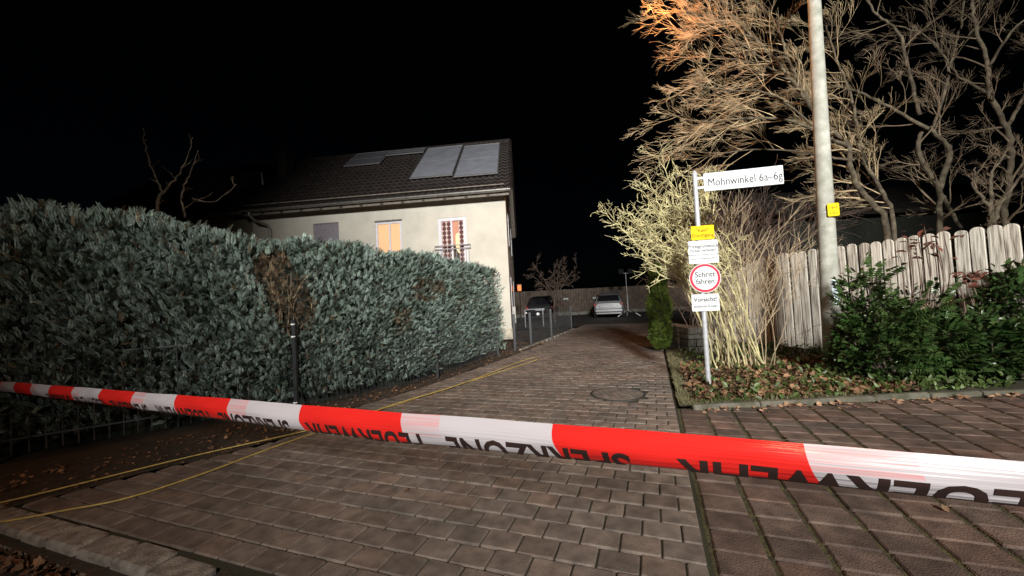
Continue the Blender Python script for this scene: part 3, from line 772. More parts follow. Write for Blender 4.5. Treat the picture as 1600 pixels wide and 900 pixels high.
t1 = tree('bare_tree', 'spreading bare tree whose crown leans left over the street name sign', [
    ([root1]+AY((1384, 356, 8.2), (1364, 320, 8.1), (1332, 276, 8.0), (1324, 228, 7.9), (1300, 204, 7.8), (1268, 168, 7.7), (1225, 110, 7.6), (1180, 60, 7.5), (1140, 20, 7.4)), .07, .014),
    (AY((1324, 228, 7.9), (1290, 215, 7.7), (1240, 190, 7.5), (1170, 185, 7.4), (1100, 190, 7.3), (1045, 180, 7.2)), .04, .008),
    (AY((1225, 110, 7.6), (1190, 90, 7.5), (1140, 55, 7.4), (1085, 35, 7.3)), .02, .006),
    (AY((1180, 60, 7.5), (1130, 40, 7.6), (1090, 5, 7.7)), .016, .006),
    (AY((1290, 215, 7.7), (1210, 150, 7.4), (1130, 140, 7.2), (1080, 130, 7.1)), .022, .006),
    (AY((1300, 204, 7.8), (1262, 150, 7.9), (1215, 110, 8.0), (1160, 95, 8.1), (1105, 85, 8.2)), .035, .008),
    (AY((1268, 168, 7.7), (1230, 90, 7.6), (1215, 40, 7.5), (1170, -10, 7.4), (1120, -40, 7.3)), .03, .008),
    (AY((1332, 250, 7.9), (1290, 245, 8.1), (1230, 235, 8.2), (1160, 235, 8.3), (1080, 250, 8.4)), .03, .008),
    ([root1+Vector((.08, .05, 0))]+AY((1396, 352, 8.3), (1380, 304, 8.2), (1348, 244, 8.1), (1340, 200, 8.2), (1330, 150, 8.2), (1310, 100, 8.1), (1290, 40, 8.0)), .05, .015),
    ], 11, group=None, bias=LB, kid_every=.18, L0=1.1, lvl=3, skip=.40, spread=.5, kids=(3, 5), wig=.10, decay=.6, minr=.0018, twigm='twig_warm')
root2 = at(1468, 420, 8.6); root2.z = 0
tree('bare_tree', 'forked bare tree behind the picket fence right of the concrete pole', [
    ([root2]+AY((1468, 352, 8.5), (1466, 296, 8.4), (1436, 240, 8.3), (1440, 208, 8.3), (1462, 190, 8.3), (1480, 120, 8.4), (1500, 40, 8.4), (1512, -30, 8.4)), .06, .016),
    (AY((1466, 296, 8.4), (1484, 240, 8.4), (1468, 216, 8.3), (1420, 184, 8.1), (1360, 152, 7.9), (1300, 132, 7.7)), .06, .015),
    (AY((1436, 180, 8.3), (1420, 112, 8.2), (1404, 52, 8.2), (1372, 24, 8.1), (1340, -20, 8.1)), .04, .015),
    (AY((1500, 356, 8.7), (1476, 312, 8.45), (1467, 300, 8.4)), .04, .04),
    ], 23, bias=Vector((-.15, -.05, .2)), kid_every=.34, L0=1.1, lvl=3, skip=.3, spread=.55, kids=(3, 4), wig=.10, decay=.6, minr=.0018)
root3 = at(1575, 420, 8.0); root3.z = 0
tree('bare_tree', 'tall bare tree behind the fence nearest the frame edge with a kinked reddish trunk', [
    ([root3]+AY((1572, 344, 8.0), (1580, 260, 8.0), (1572, 200, 8.0), (1545, 145, 8.0), (1544, 104, 8.0), (1528, 52, 8.0), (1520, 8, 8.0), (1530, -40, 8.0)), .062, .022),
    (AY((1572, 200, 8.0), (1600, 150, 7.9), (1625, 90, 7.8)), .04, .015),
    (AY((1545, 145, 8.0), (1500, 120, 8.2), (1450, 60, 8.3), (1400, 40, 8.4)), .03, .01),
    (AY((1544, 104, 8.0), (1590, 40, 7.6), (1640, 10, 7.5)), .03, .01),
    ], 31, bias=Vector((-.25, -.1, .12)), kid_every=.34, L0=1.1, lvl=3, skip=.3, spread=.55, kids=(3, 4), wig=.10, decay=.6, minr=.0018)
root4 = at(1548, 420, 7.4); root4.z = 0
tree('bare_tree', 'small many-stemmed greenish tree behind the fence right of the forked tree', [
    ([root4]+AY((1548, 348, 7.4), (1535, 310, 7.4), (1520, 290, 7.4), (1524, 262, 7.4)), .045, .012),
    (AY((1550, 350, 7.4), (1548, 300, 7.4), (1552, 268, 7.4), (1575, 232, 7.4)), .04, .012),
    (AY((1552, 350, 7.4), (1568, 310, 7.4), (1592, 280, 7.4), (1610, 240, 7.4)), .04, .012),
    ], 37, bias=Vector((0, -.1, .3)), kid_every=.3, L0=.45, lvl=2, skip=.4)
# brown thicket behind the forsythia
def thicket(name, label, xs, Y, z0, n, Hh, seed, m, lean=0, cat='shrub'):
    t = thing(name, label, cat, ((xs[0]+xs[1])/2, Y, 0)); g = Grow(seed)
    for i in range(n):
        p = Vector((g.r.uniform(*xs), Y+g.r.uniform(-.5, .5), z0)); d = Vector((g.r.gauss(lean, .3), g.r.gauss(-.05, .2), 1))
        h = Hh*g.r.uniform(.55, 1.0)
        g.branch(p, d, h, .02, 2, Vector((lean*.2, 0, .1)), .8, (7, 11), .13, .003, .42)
    g.mb.build('branches', M[m], t); under(t); return t
thicket('bare_thicket', 'dark brown bare thicket behind the yellow-green shrub', (4.4, 7.0), 10.2, 0, 34, 3.6, 41, 'twig_dark', -.04)
thicket('bare_thicket', 'dark bare bush reaching out beside the narrow conifer', (4.4, 5.2), 9.6, 0, 10, 2.6, 43, 'twig_dark', -.03)

# yellow-green shrub (pruned, knobbly) with its stems fanning from the bed
sh = thing('bare_shrub', 'pale yellow-green bare shrub fanning out behind the sign post', 'shrub', (3.75, 6.3, 0))
g = Grow(5)
tips = [(962, 345), (985, 330), (1005, 300), (1012, 275), (1030, 300), (1050, 290), (975, 380), (1000, 400), (1000, 360), (1040, 350), (1062, 330), (1045, 400), (1066, 275), (1075, 300), (1085, 330), (1100, 300), (990, 345), (1015, 325), (1048, 320), (1025, 375), (1005, 345), (1035, 330), (1010, 385), (1055, 365)]
tips = tips+[(a_+g.r.gauss(6, 14), b_+g.r.gauss(6, 16)) for a_, b_ in tips[::3] if b_ < 400]
for i, (tx, ty) in enumerate(tips):
    base = Vector((g.r.uniform(3.15, 3.9), 6.2+g.r.uniform(-.25, .3), .02)); Yt = g.r.uniform(5.6, 6.3); tip = at(tx, ty, Yt)
    mid = base.lerp(tip, .45)+Vector((.18, 0, .30+.1*g.r.random())); sp = spine([base, mid, base.lerp(tip, .8)+Vector((.03, 0, .10)), tip], 5)
    sp = [q+Vector((g.r.gauss(0, .02), g.r.gauss(0, .02), g.r.gauss(0, .015))) for q in sp]; n = len(sp)
    g.mb.tube(sp, [.0105-.006*k/n for k in range(n)], 5)
    for k in range(5, n-1):
        for q in range(2):
            dd = (sp[k+1]-sp[k]).normalized()
            if g.r.random() < .7: g.branch(sp[k].lerp(sp[k+1], g.r.random()), dd*.8+Vector((g.r.gauss(-.05, .6), g.r.gauss(0, .45), g.r.gauss(.1, .6))), g.r.uniform(.14, .42), .0055, 2, Vector((-.05, 0, .08)), .95, (1, 4), .2, .0032, .5)
o = g.mb.build('yellow_branches', M['twig_yellow'], sh)
g = Grow(6)
for i in range(24):
    base = Vector((g.r.uniform(3.2, 4.0), 6.25+g.r.uniform(-.3, .35), .02)); lean = (base.x-3.7)*.5+g.r.gauss(.05, .25)
    g.branch(base, Vector((lean, g.r.gauss(0, .12), 1)), g.r.uniform(1.3, 2.4), .0085, 2, Vector((lean*.2, 0, .08)), .6, (4, 7), .09, .0026, .42)
g.mb.build('tan_branches', M['twig_tan'], sh); under(sh)

# low stone wall end
t = thing('stone_wall', 'low rubble stone wall end behind the yellow-green shrub', 'wall', (3.75, 8.3, 0))
mb = MB(); z = 0
while z < .55:
    hh = random.uniform(.11, .17); x = 3.62
    while x < 4.1:
        w = random.uniform(.15, .3); mb.box((x, 8.05+random.uniform(-.02, .02), z), (min(x+w, 4.15)-.012, 8.5, z+hh-.012), bev=.010); x += w
    y = 8.5
    while y < 10.2:
        w = random.uniform(.2, .35); mb.box((3.62+random.uniform(-.02, .02), y+.01, z), (3.95, y+w, z+hh-.012), bev=.010); y += w
    z += hh
mb.build('stones', M['stone'], t); under(t)

# narrow conifer by the drive
def conifer(base, Hh, rad, n, seed):
    t = thing('narrow_conifer', 'narrow bright green conifer at the driveway edge beside the stone wall', 'conifer', base)
    mb = MB(); mb.tube([base, base+Vector((0, 0, Hh*.8))], [.05, .02], 6); mb.build('trunk', M['bark_dark'], t)
    r_ = np.random.default_rng(seed); z = r_.uniform(.02, 1, n); th = r_.uniform(0, 2*np.pi, n)
    prof = rad*(np.sin(np.clip(z*1.02+.02, 0, 1)*np.pi)**.42)*(1-.35*z)*(1+.16*np.sin(z*17+th*2)+.1*np.sin(th*5+z*9))
    rr = prof*(1-.35*r_.random(n)**2)
    P_ = np.stack([base.x+rr*np.cos(th), base.y+rr*np.sin(th), z*Hh], 1)
    D_ = np.stack([np.cos(th)*.7, np.sin(th)*.7, np.full(n, .8)], 1)+r_.normal(0, .25, (n, 3))
    X_, Y_, Z_ = frames(D_, r_.uniform(-1.3, 1.3, n)); s_ = r_.uniform(.07, .13, n)[:, None]
    tv, tf = spray(4, .45, .2); scatter_mesh('crown', tv, tf, P_, X_*s_, Y_*s_, Z_*s_, M['conifer'], t)
    under(t)
conifer(Vector((3.32, 8.75, 0)), 1.95, .24, 4200, 3)

# small bare tree in the rear, thin tree behind hedge
def simple_tree(name, label, base, Hh, spreadx, seed, n=7, lv=3, r_=.06, bm='bark', tm='twig', fork=.35):
    limbs = []; top = base+Vector((.05, 0, Hh*fork)); rr = random.Random(seed)
    limbs.append(([base, base+Vector((-.03, 0, Hh*.2)), top], r_, r_*.7))
    for i in range(n):
        a_ = 2*math.pi*i/n+rr.uniform(-.3, .3); ex = Vector((math.cos(a_)*spreadx, math.sin(a_)*spreadx*.7, Hh*rr.uniform(.25, .6)))
        limbs.append(([top, top+ex*.5+Vector((0, 0, .12)), top+ex], r_*.5, r_*.12))
    return tree(name, label, limbs, seed, barkm=bm, twigm=tm, bias=Vector((0, 0, .15)), kid_every=.25, L0=spreadx*.5, lvl=lv-1, skip=.25, minr=.006, kids=(3, 5))
b = G(868, 505)
simple_tree('bare_tree', 'small bare tree in the dark courtyard behind the low mesh fence', b, 3.7, 1.25, 61, 8, 3, .06, 'bark_dark', 'twig_dark')
g0 = at(246, 420, 7.2); g0.z = 0
tree('bare_tree', 'thin dim bare tree sticking up behind the tall end of the hedge', [
    ([g0]+AY((246, 335, 7.2), (252, 300, 7.2), (240, 270, 7.2), (228, 235, 7.2), (225, 200, 7.2)), .03, .006),
    (AY((251, 305, 7.2), (270, 285, 7.2), (285, 262, 7.2), (302, 215, 7.2)), .02, .005),
    (AY((290, 340, 7.3), (285, 300, 7.3), (298, 270, 7.3), (308, 235, 7.3)), .02, .005),
    (AY((300, 310, 7.3), (335, 315, 7.3), (370, 288, 7.3)), .014, .004)], 71, barkm='bark', twigm='twig', bias=Vector((0, 0, .3)), kid_every=.4, L0=.3, lvl=1, kids=(2, 3))

# ---------------------------------------------------------------- picket fence
ft = [(1650, 339), (1580, 349), (1450, 367), (1320, 383.5), (1268, 388.5), (1207, 398)]
FP = [G(x, y, 2.0) for x, y in ft]
A0, A1 = FP[0], FP[-1]; fd = (A1-A0); fd.z = 0; flen = fd.length; fd.normalize(); fn = Vector((-fd.y, fd.x, 0))
if fn.x > 0: fn = -fn           # faces the drive
pf = thing('picket_fence', 'weathered round-topped wooden picket fence behind the shrubs', 'fence', (A0.x, A0.y, 0))
def picket(o0, w, h, seed):
    mb = MB(); rr = random.Random(seed); n = 8; poly = [(-w/2, .06), (w/2, .06)]
    for i in range(n+1):
        a_ = math.pi*i/n; poly.append((w/2*math.cos(a_), h-w*.42+w*.42*math.sin(a_)))
    dv = fd*(1); tilt = rr.gauss(0, .006); yo = rr.uniform(-.006, .006)
    Mx = Matrix.Translation(o0) @ Matrix((-fd, Vector((0, 0, 1)), fn)).transposed().to_4x4() @ Matrix.Rotation(tilt, 4, 'Z')
    k = len(poly); b_ = .006
    inner = [(x*(1-2*b_/w), y-b_ if y > .1 else y+b_) for x, y in poly]
    v = [(x, y, -.012+yo) for x, y in poly]+[(x, y, .010+yo) for x, y in poly]+[(x, y, .016+yo) for x, y in inner]
    n0 = len(mb.v); mb.v += [tuple(Mx@Vector(q)) for q in v]
    mb.f.append(tuple(n0+k-1-i for i in range(k))); mb.f.append(tuple(n0+2*k+i for i in range(k)))
    for i in range(k):
        j = (i+1) % k; mb.f.append((n0+i, n0+j, n0+k+j, n0+k+i)); mb.f.append((n0+k+i, n0+k+j, n0+2*k+j, n0+2*k+i))
    mb.m = [0]*len(mb.f); o = mb.build('picket', M['picket'], pf); return o
s = 0; i = 0; A0z = Vector((A0.x, A0.y, 0))
pitch = .168
while s < flen+1.9:
    gap = False
    h = 2.0+random.uniform(-.012, .012)
    if s > flen+.15: h -= ((s-flen-.15)/1.75)**1.1*.62
    gx = s
    p = A0z+fd*s
    picket(p, pitch-.026, h, i); s += pitch; i += 1
for z in (.45, 1.45):
    mb = MB(); q0 = A0z-fn*.035; q1 = A0z+fd*(flen+1.9)-fn*.035
    mb.tube([q0+Vector((0, 0, z)), q1+Vector((0, 0, z))], .03, 4); mb.build('rail', M['board'], pf)
for s in (.9, 2.9, 4.9):
    mb = MB(); q = A0z+fd*s-fn*.09; mb.box((q.x-.045, q.y-.045, 0), (q.x+.045, q.y+.045, 1.9), bev=.006); mb.build('post', M['board'], pf)
under(pf)

# ---------------------------------------------------------------- concrete street lamp
LP = G(1303, 572); LP.z = 0
sl = thing('street_lamp', 'tapered pale concrete lamp post rising out of the frame beside the picket fence', 'street lamp', LP)
mb = MB(); n = 14
mb.tube([LP+Vector((.024*7.6*i/n, 0, -.05+7.6*i/n)) for i in range(n+1)], [.136-.060*i/n for i in range(n+1)], 24); mb.build('pole', M['concrete'], sl, smooth=True)
mb = MB(); mb.tube([LP+Vector((0, 0, 7.3)), LP+Vector((-.1, -.1, 7.75)), LP+Vector((-1.7, 1.0, 7.65))], .035, 8); mb.v = [(a_+.18, b_, c_) for a_, b_, c_ in mb.v]; arm = mb.build('arm', M['steel'], sl)
mb = MB(); Mx = Matrix.Translation((3.2, 7.25, 7.62)) @ Matrix.Rotation(R(30), 4, 'Z'); mb.box((-.42, -.13, 0), (.32, .13, .13), Mx, bev=.05); lh = mb.build('lamp_head', M['zinc'], sl)
mb = MB(); mb.box((-.33, -.09, -.02), (.1, .09, .0), Mx); mb.build('lens', M['sodium'], lh)
# plates and stickers wrapped round the pole: built on its front
def polefront(px, py):
    v = at(px, py, LP.y-.14); return v
def rrect(w, h, r_, n=5):
    p = []
    for cx, cy, a0 in ((w/2-r_, h/2-r_, 0), (-w/2+r_, h/2-r_, 90), (-w/2+r_, -h/2+r_, 180), (w/2-r_, -h/2+r_, 270)):
        for i in range(n+1): a_ = R(a0+90*i/n); p.append((cx+r_*math.cos(a_), cy+r_*math.sin(a_)))
    return p
def plane_M(c, yaw): return Matrix.Translation(c) @ Matrix.Rotation(yaw, 4, 'Z') @ Matrix.Rotation(R(90), 4, 'X')   # local x right, y up, z towards viewer
def put_text(txt, Mx, size, m, parent, bold=.0, sx=1.0, name='lettering', off=(0, 0), spacing=1.0, z=.0045):
    me = text_mesh(txt, size, bold, 0.0008, spacing=spacing)
    me.transform(Mx @ Matrix.Translation((off[0], off[1], z)) @ Matrix.Diagonal((sx, 1, 1, 1)))
    return link(name, me, m, parent)
c = polefront(1300.5, 328); c.y -= .02
Mx = plane_M(c, R(-22))
mb = MB(); mb.prism(rrect(.15, .205, .02), -.008, .004, Mx); yp = mb.build('yellow_plate', M['sign_yellow'], sl)
mb = MB(); mb.box((-.05, .03, .005), (.03, .036, .006), Mx); mb.box((-.012, .0, .005), (-.006, .06, .006), Mx); mb.build('marking_lines', M['sign_ink3'], yp)
put_text('2', Mx, .06, M['sign_ink3'], yp, off=(.04, .045)); put_text("'", Mx, .05, M['sign_ink3'], yp, off=(-.05, .06)); put_text('101', Mx, .06, M['sign_ink3'], yp, off=(.0, -.055), spacing=1.3)
zz = c.z-.02
mb = MB(); rr_ = .136-.060*(zz+.05)/7.6+.003; mb.tube([Vector((LP.x+.024*zz, LP.y, zz-.008)), Vector((LP.x+.024*zz, LP.y, zz+.008))], rr_, 24); mb.build('strap', M['steel'], sl)
# blue-white sticker: a curved patch
c1 = polefront(1302, 455); zc = c1.z; rr_ = .136-.060*(zc+.05)/7.6+.004
mb = MB(); an = [R(-118+i*5) for i in range(9)]
for i in range(8):
    for (za, zb) in ((zc-.22, zc-.08), (zc-.08, zc+.06), (zc+.06, zc+.18)):
        pa = [Vector((LP.x+.024*zc+rr_*math.cos(q), LP.y+rr_*math.sin(q), 0)) for q in (an[i], an[i+1])]
        if (i in (0, 7)) and za < zc-.2: continue
        mb.quad(pa[0]+Vector((0, 0, za)), pa[1]+Vector((0, 0, za)), pa[1]+Vector((0, 0, zb)), pa[0]+Vector((0, 0, zb)))
st = mb.build('sticker', M['sticker'], sl); st['label'] = 'pale blue-white sticker'
mb = MB(); aq = an[2]; Mx2 = plane_M(Vector((LP.x+.024*zc+(rr_+.001)*math.cos(aq), LP.y+(rr_+.001)*math.sin(aq), zc+.12)), aq+math.pi/2)
mb.prism([(.018*math.cos(2*math.pi*i/14), .018*math.sin(2*math.pi*i/14)) for i in range(14)], 0, .003, Mx2); mb.build('dot', M['blue'], st)
under(sl)

# ---------------------------------------------------------------- sign post
SP = G(1108, 612); SP.z = 0
sg = thing('sign_post', 'grey steel post carrying the street name sign and four smaller signs', 'sign post', SP)
top = at(1092, 272, SP.y).z
mb = MB(); mb.tube([SP+Vector((0, 0, -.03)), SP+Vector((0, 0, top-.02)), SP+Vector((0, 0, top+.01))], [.03, .03, .022], 16); mb.build('pole', M['steel'], sg, smooth=False)
mb = MB(); mb.tube([SP+Vector((0, 0, top-.02)), SP+Vector((0, 0, top+.0)), SP+Vector((0, 0, top+.045))], [.034, .036, .012], 16); mb.build('cap', M['steel'], sg)
YAW = R(-11.5); sd = Vector((math.cos(YAW), math.sin(YAW), 0))
def plate_at(px, py, off=.04):
    n = Vector((sd.y, -sd.x, 0)); base = SP+n*off; d = ray(px, py); o_ = Vector((0, 0, CAMH)); k = (base-o_).dot(n)/d.dot(n); return o_+d*k
def plate(name, tl, br, r_, m, edge=None):
    A_ = plate_at(*tl); B_ = plate_at(*br); c = (A_+B_)/2; w = (B_-A_).dot(sd); h = A_.z-B_.z
    Mx = plane_M(c, YAW); mb = MB(); mb.prism(rrect(w, h, r_), -.002, .002, Mx); o = mb.build(name, m, sg)
    mb = MB(); q = SP+Vector((0, 0, c.z-h*.25)); 
    for dz in (-h*.28, h*.28):
        mb = MB(); mb.tube([Vector((SP.x, SP.y, c.z+dz-.012)), Vector((SP.x, SP.y, c.z+dz+.012))], .034, 12); mb.build('bracket', M['steel'], o)
    return o, Mx, w, h
# street name plate with raised rim
A_ = plate_at(1099, 272.5, 0); B_ = plate_at(1223.5, 286.5, 0); c = (A_+B_)/2; w = (B_-A_).dot(sd); h = .222
Mx = plane_M(c, YAW); mb = MB(); mb.box((-w/2, -h/2, -.012), (w/2, h/2, .008), Mx, bev=.004)
for (x0, x1, y0, y1) in ((-w/2-.004, w/2+.004, h/2-.008, h/2+.006), (-w/2-.004, w/2+.004, -h/2-.006, -h/2+.008), (-w/2-.006, -w/2+.006, -h/2+.01, h/2-.01), (w/2-.006, w/2+.006, -h/2+.01, h/2-.01)):
    mb.box((x0, y0, -.016), (x1, y1, .013), Mx)
np_ = mb.build('name_plate', M['sign_white'], sg)
put_text('Mohnwinkel 6a\u20136g', Mx, .148, M['sign_ink'], np_, off=(0.02, -.012), sx=.78, bold=.0, z=.0105)
mb = MB(); mb.box((-w/2-.10, .05, -.01), (-w/2-.006, .075, .01), Mx); mb.build('bracket', M['steel'], np_); mb = MB(); mb.box((-w/2-.10, -.075, -.01), (-w/2-.006, -.05, .01), Mx); mb.build('bracket', M['steel'], np_)
o, Mx, w, h = plate('yellow_plate', (1079, 354), (1116.5, 373), .012, M['sign_yellow'])
put_text('"Kein"', Mx, .062, M['sign_ink3'], o, off=(0, .03), sx=1.0, bold=.0008); put_text('Durchgang', Mx, .060, M['sign_ink3'], o, off=(0, -.035), sx=1.0, bold=.0008)
o, Mx, w, h = plate('notice_plate', (1074.5, 377.5), (1123.5, 410), .012, M['sign_white'])
put_text('Privatgrundstück', Mx, .060, M['sign_ink2'], o, off=(0, .075), sx=.9, bold=.0008); put_text('Parken verboten!', Mx, .052, M['sign_ink2'], o, off=(0, .02), sx=.86, bold=.0006)
put_text('Widerrechtlich parkende Fahrzeuge', Mx, .027, M['sign_ink2'], o, off=(0, -.035), sx=.93); put_text('werden kostenpflichtig entfernt', Mx, .027, M['sign_ink2'], o, off=(0, -.085), sx=.93)
c = plate_at(1101.5, 434.5, .045); rd = .190; Mx = plane_M(c, YAW); n = 40
cir = lambda r_: [(r_*math.cos(2*math.pi*i/n), r_*math.sin(2*math.pi*i/n)) for i in range(n)]
mb = MB(); mb.prism(cir(rd), -.004, .0, Mx); rs = mb.build('round_sign', M['sign_white'], sg)
mb = MB(); mb.prism(cir(rd-.008), .0005, .002, Mx); mb.build('red_ring', M['sign_red'], rs)
mb = MB(); mb.prism(cir(rd-.038), .0025, .0045, Mx); mb.build('sign_face', M['sign_white'], rs)
put_text('Schritt', Mx, .098, M['sign_ink'], rs, off=(0, .045), sx=.92, bold=.0008, z=.0065)
put_text('fahren', Mx, .095, M['sign_ink'], rs, off=(0, -.045), sx=.92, bold=.0008, z=.0065)
o, Mx, w, h = plate('warning_plate', (1080, 460.5), (1125, 485), .012, M['sign_white'])
put_text('Vorsicht!', Mx, .075, M['sign_ink'], o, off=(0, .038), sx=1.0, bold=.001); put_text('spielende Kinder', Mx, .046, M['sign_ink'], o, off=(0, -.048), sx=.92)
under(sg)

# ---------------------------------------------------------------- shrubs in the bed
def leaf_tpl(w=.42, fold=.12, serr=False):
    v = [(0, 0, 0), (-w*.55, .25, fold), (-w*.6, .6, fold*.9), (0, 1, -.12), (w*.6, .6, fold*.9), (w*.55, .25, fold), (0, .5, -.01)]
    f = [(0, 6, 1), (1, 6, 2), (2, 6, 3), (3, 6, 4), (4, 6, 5), (5, 6, 0)]
    return v, f
LT, LF = leaf_tpl()
def pinnate(np_=4):
    v = []; f = []
    for i in range(np_):
        y = .22+.6*i/np_
        for sx in (-1, 1):
            n = len(v); L_ = .42*(1-.25*abs(i-1)/np_)
            for q in LT: v.append((sx*(q[1]*L_*.9)+0, y+q[1]*L_*.35+q[0]*L_*.8, q[2]*L_*.8-.10*q[1]))
            f += [tuple(n+k for k in g_) for g_ in LF]
    n = len(v); v += [(q[0]*.4, .82+q[1]*.38, q[2]*.4) for q in LT]; f += [tuple(n+k for k in g_) for g_ in LF]
    return v, f
def leafy(name, label, blobs, n, tpl, size, m, seed, stemm='bark_dark', cat='shrub', updir=.45, faceY=-.3, extra=None):
    base = blobs[0]; t = thing(name, label, cat, (base[0], base[1], 0)); r_ = np.random.default_rng(seed); P_ = []; D_ = []
    mb = MB()
    for (cx, cy, cz, rx, ry, rz, wt) in blobs:
        for i in range(int(n*wt)):
            d = r_.normal(0, 1, 3); d /= np.linalg.norm(d); rad = r_.uniform(.45, 1.0)**.5*(1+.14*math.sin(d[0]*9+d[2]*7+cx)); p = np.array([cx+d[0]*rx*rad, cy+d[1]*ry*rad, cz+d[2]*rz*rad])
            if p[2] < .06: p[2] = r_.uniform(.05, .2)
            P_.append(p); D_.append([d[0]*.8, d[1]*.8+faceY, d[2]*.35+updir])
        for k in range(9):
            q = Vector((cx+r_.normal(0, rx*.5), cy+r_.normal(0, ry*.4), cz+rz*r_.uniform(.1, .9))); b_ = Vector((cx+r_.normal(0, .08), cy+r_.normal(0, .08), 0))
            mb.tube(spine([b_, b_.lerp(q, .5)+Vector((r_.normal(0, .06), 0, 0)), q], 4), [.011]*4+[.008]*4+[.004], 5)
    mb.build('stems', M[stemm], t)
    P_ = np.array(P_); D_ = np.array(D_)+r_.normal(0, .35, (len(P_), 3)); X_, Y_, Z_ = frames(D_, r_.normal(0, .5, len(P_))); s_ = (size*r_.uniform(.65, 1.25, len(P_)))[:, None]
    scatter_mesh('foliage', tpl[0], tpl[1], P_, X_*s_, Y_*s_, Z_*s_, M[m], t)
    if extra: extra(t, r_)
    under(t); return t
def red_top(t, r_):
    n = 60; P_ = []; 
    for i in range(n):
        px, py = (r_.normal(1448, 26), r_.normal(385, 13)) if i < 34 else (r_.normal(1515, 16), r_.normal(437, 7)); P_.append(at(px, py, r_.uniform(4.85, 5.2)))
    P_ = np.array(P_); D_ = np.stack([r_.normal(0, 1, n), r_.normal(-.3, .4, n), r_.normal(.2, .3, n)], 1); X_, Y_, Z_ = frames(D_, r_.normal(0, .5, n)); s_ = r_.uniform(.08, .13, n)[:, None]
    o = scatter_mesh('red_leaves', LT, LF, P_, X_*s_, Y_*s_, Z_*s_, M['leaf_red'], t); o['label'] = 'reddish young leaves'
    mb = MB()
    for i in range(0, n, 3): mb.tube(spine([Vector((4.9, 5.0, .4)), Vector((P_[i][0], P_[i][1], P_[i][2]*.6)), Vector(P_[i])], 4), [.007]*4+[.006]*4+[.003], 4)
    mb.build('red_stems', M['twig_dark'], t)
PT = pinnate()
leafy('leafy_shrub', 'glossy dark green shrub with reddish tips beside the lamp post', [(4.72, 5.0, .40, .44, .40, .40, 1), (4.75, 5.0, .72, .40, .33, .36, .55), (4.62, 5.1, 1.08, .26, .22, .22, .16), (4.72, 5.1, 1.36, .2, .2, .14, .06), (5.3, 4.95, .45, .45, .35, .38, .8), (5.2, 4.9, .95, .3, .3, .25, .10)], 430, PT, .19, 'leaf', 81, extra=red_top)
leafy('leafy_shrub', 'broad-leaved laurel shrub in front of the fence nearest the frame edge', [(5.75, 4.85, .45, .62, .42, .40, 1), (6.45, 4.85, .8, .5, .4, .5, 1), (6.15, 4.8, .35, .7, .4, .35, .8), (6.7, 4.9, 1.0, .5, .4, .5, .7)], 900, (LT, LF), .115, 'leaf_big', 83, updir=.25)
leafy('low_shrub', 'small yellow-green leafy plant at the foot of the lamp post', [(4.35, 5.2, .12, .30, .22, .14, 1)], 420, (LT, LF), .05, 'leaf_ground', 85)
# ground cover, grass, litter
def ground_cover(name, label, n, region, tpl, size, m, seed, up=.8, kind='stuff'):
    r_ = np.random.default_rng(seed); P_ = np.array([region(r_) for _ in range(n)]); D_ = r_.normal(0, .7, (n, 3)); D_[:, 2] = np.abs(D_[:, 2])*.4+up
    X_, Y_, Z_ = frames(D_, r_.uniform(-1.5, 1.5, n)); s_ = (size*r_.uniform(.5, 1.3, n))[:, None]
    o = scatter_mesh(name, tpl[0], tpl[1], P_, X_*s_, Y_*s_, Z_*s_, M[m]); return tag(o, label, name.replace('_', ' '), kind=kind)
def drive_x(y): return OX+(y-OY)*.362
def reg_bed(r_):
    y = KY+.12+4.2*r_.random()**1.5; x = drive_x(y)+.25+r_.uniform(0, 1)**.8*3.6; return [x, y, .03+.12*r_.random()**2]
ground_cover('ground_cover', 'low ivy and herbs covering the planting bed under the shrub', 2900, reg_bed, (LT, LF), .075, 'leaf_ground', 91, .6)
def reg_edge(r_):
    if r_.random() < .55:
        y = KY+.1+3.8*r_.random(); x = drive_x(y)+.05+abs(r_.normal(0, .14))
    else:
        x = r_.uniform(1.95, 3.9); y = KY+.12+abs(r_.normal(0, .18))
    return [x, y, .02]
GT = ([(-.04, 0, 0), (.04, 0, 0), (.03, .55, .06), (-.03, .55, .06), (0, 1, .22)], [(0, 1, 2, 3), (3, 2, 4)])
ground_cover('grass', 'short grass along the edge of the planting bed', 6000, reg_edge, GT, .065, 'grass', 93, .9)
CR_ = ([(0, 0, 0), (-.32, .25, .12), (-.36, .65, .22), (-.1, .8, .1), (0, 1.05, .2), (.12, .78, .12), (.38, .62, .02), (.3, .22, .1), (0, .5, -.06)], [(0, 8, 1), (1, 8, 2), (2, 8, 3), (3, 8, 4), (4, 8, 5), (5, 8, 6), (6, 8, 7), (7, 8, 0)])
def reg_moss(r_):
    while True:
        b_ = MOSS_B[int(r_.integers(0, 20))]+r_.normal(0, .010); a_ = r_.uniform(-.55, 3.2)
        if r_.random() < .25: a_ = -.56+SL*round((a_+.56)/SL)+r_.normal(0, .005); b_ += r_.uniform(0, SB)
        p = AB(a_, b_)
        if p.y < KY-.05 and math.sin(p.x*3+p.y*2.1)+math.sin(p.x*7.7-p.y*5) > -.5: return [p.x, p.y, -.006]
ground_cover('moss', 'moss tufts growing in the joints of the sidewalk slabs', 9000, reg_moss, GT, .014, 'moss_tuft', 101, .8)
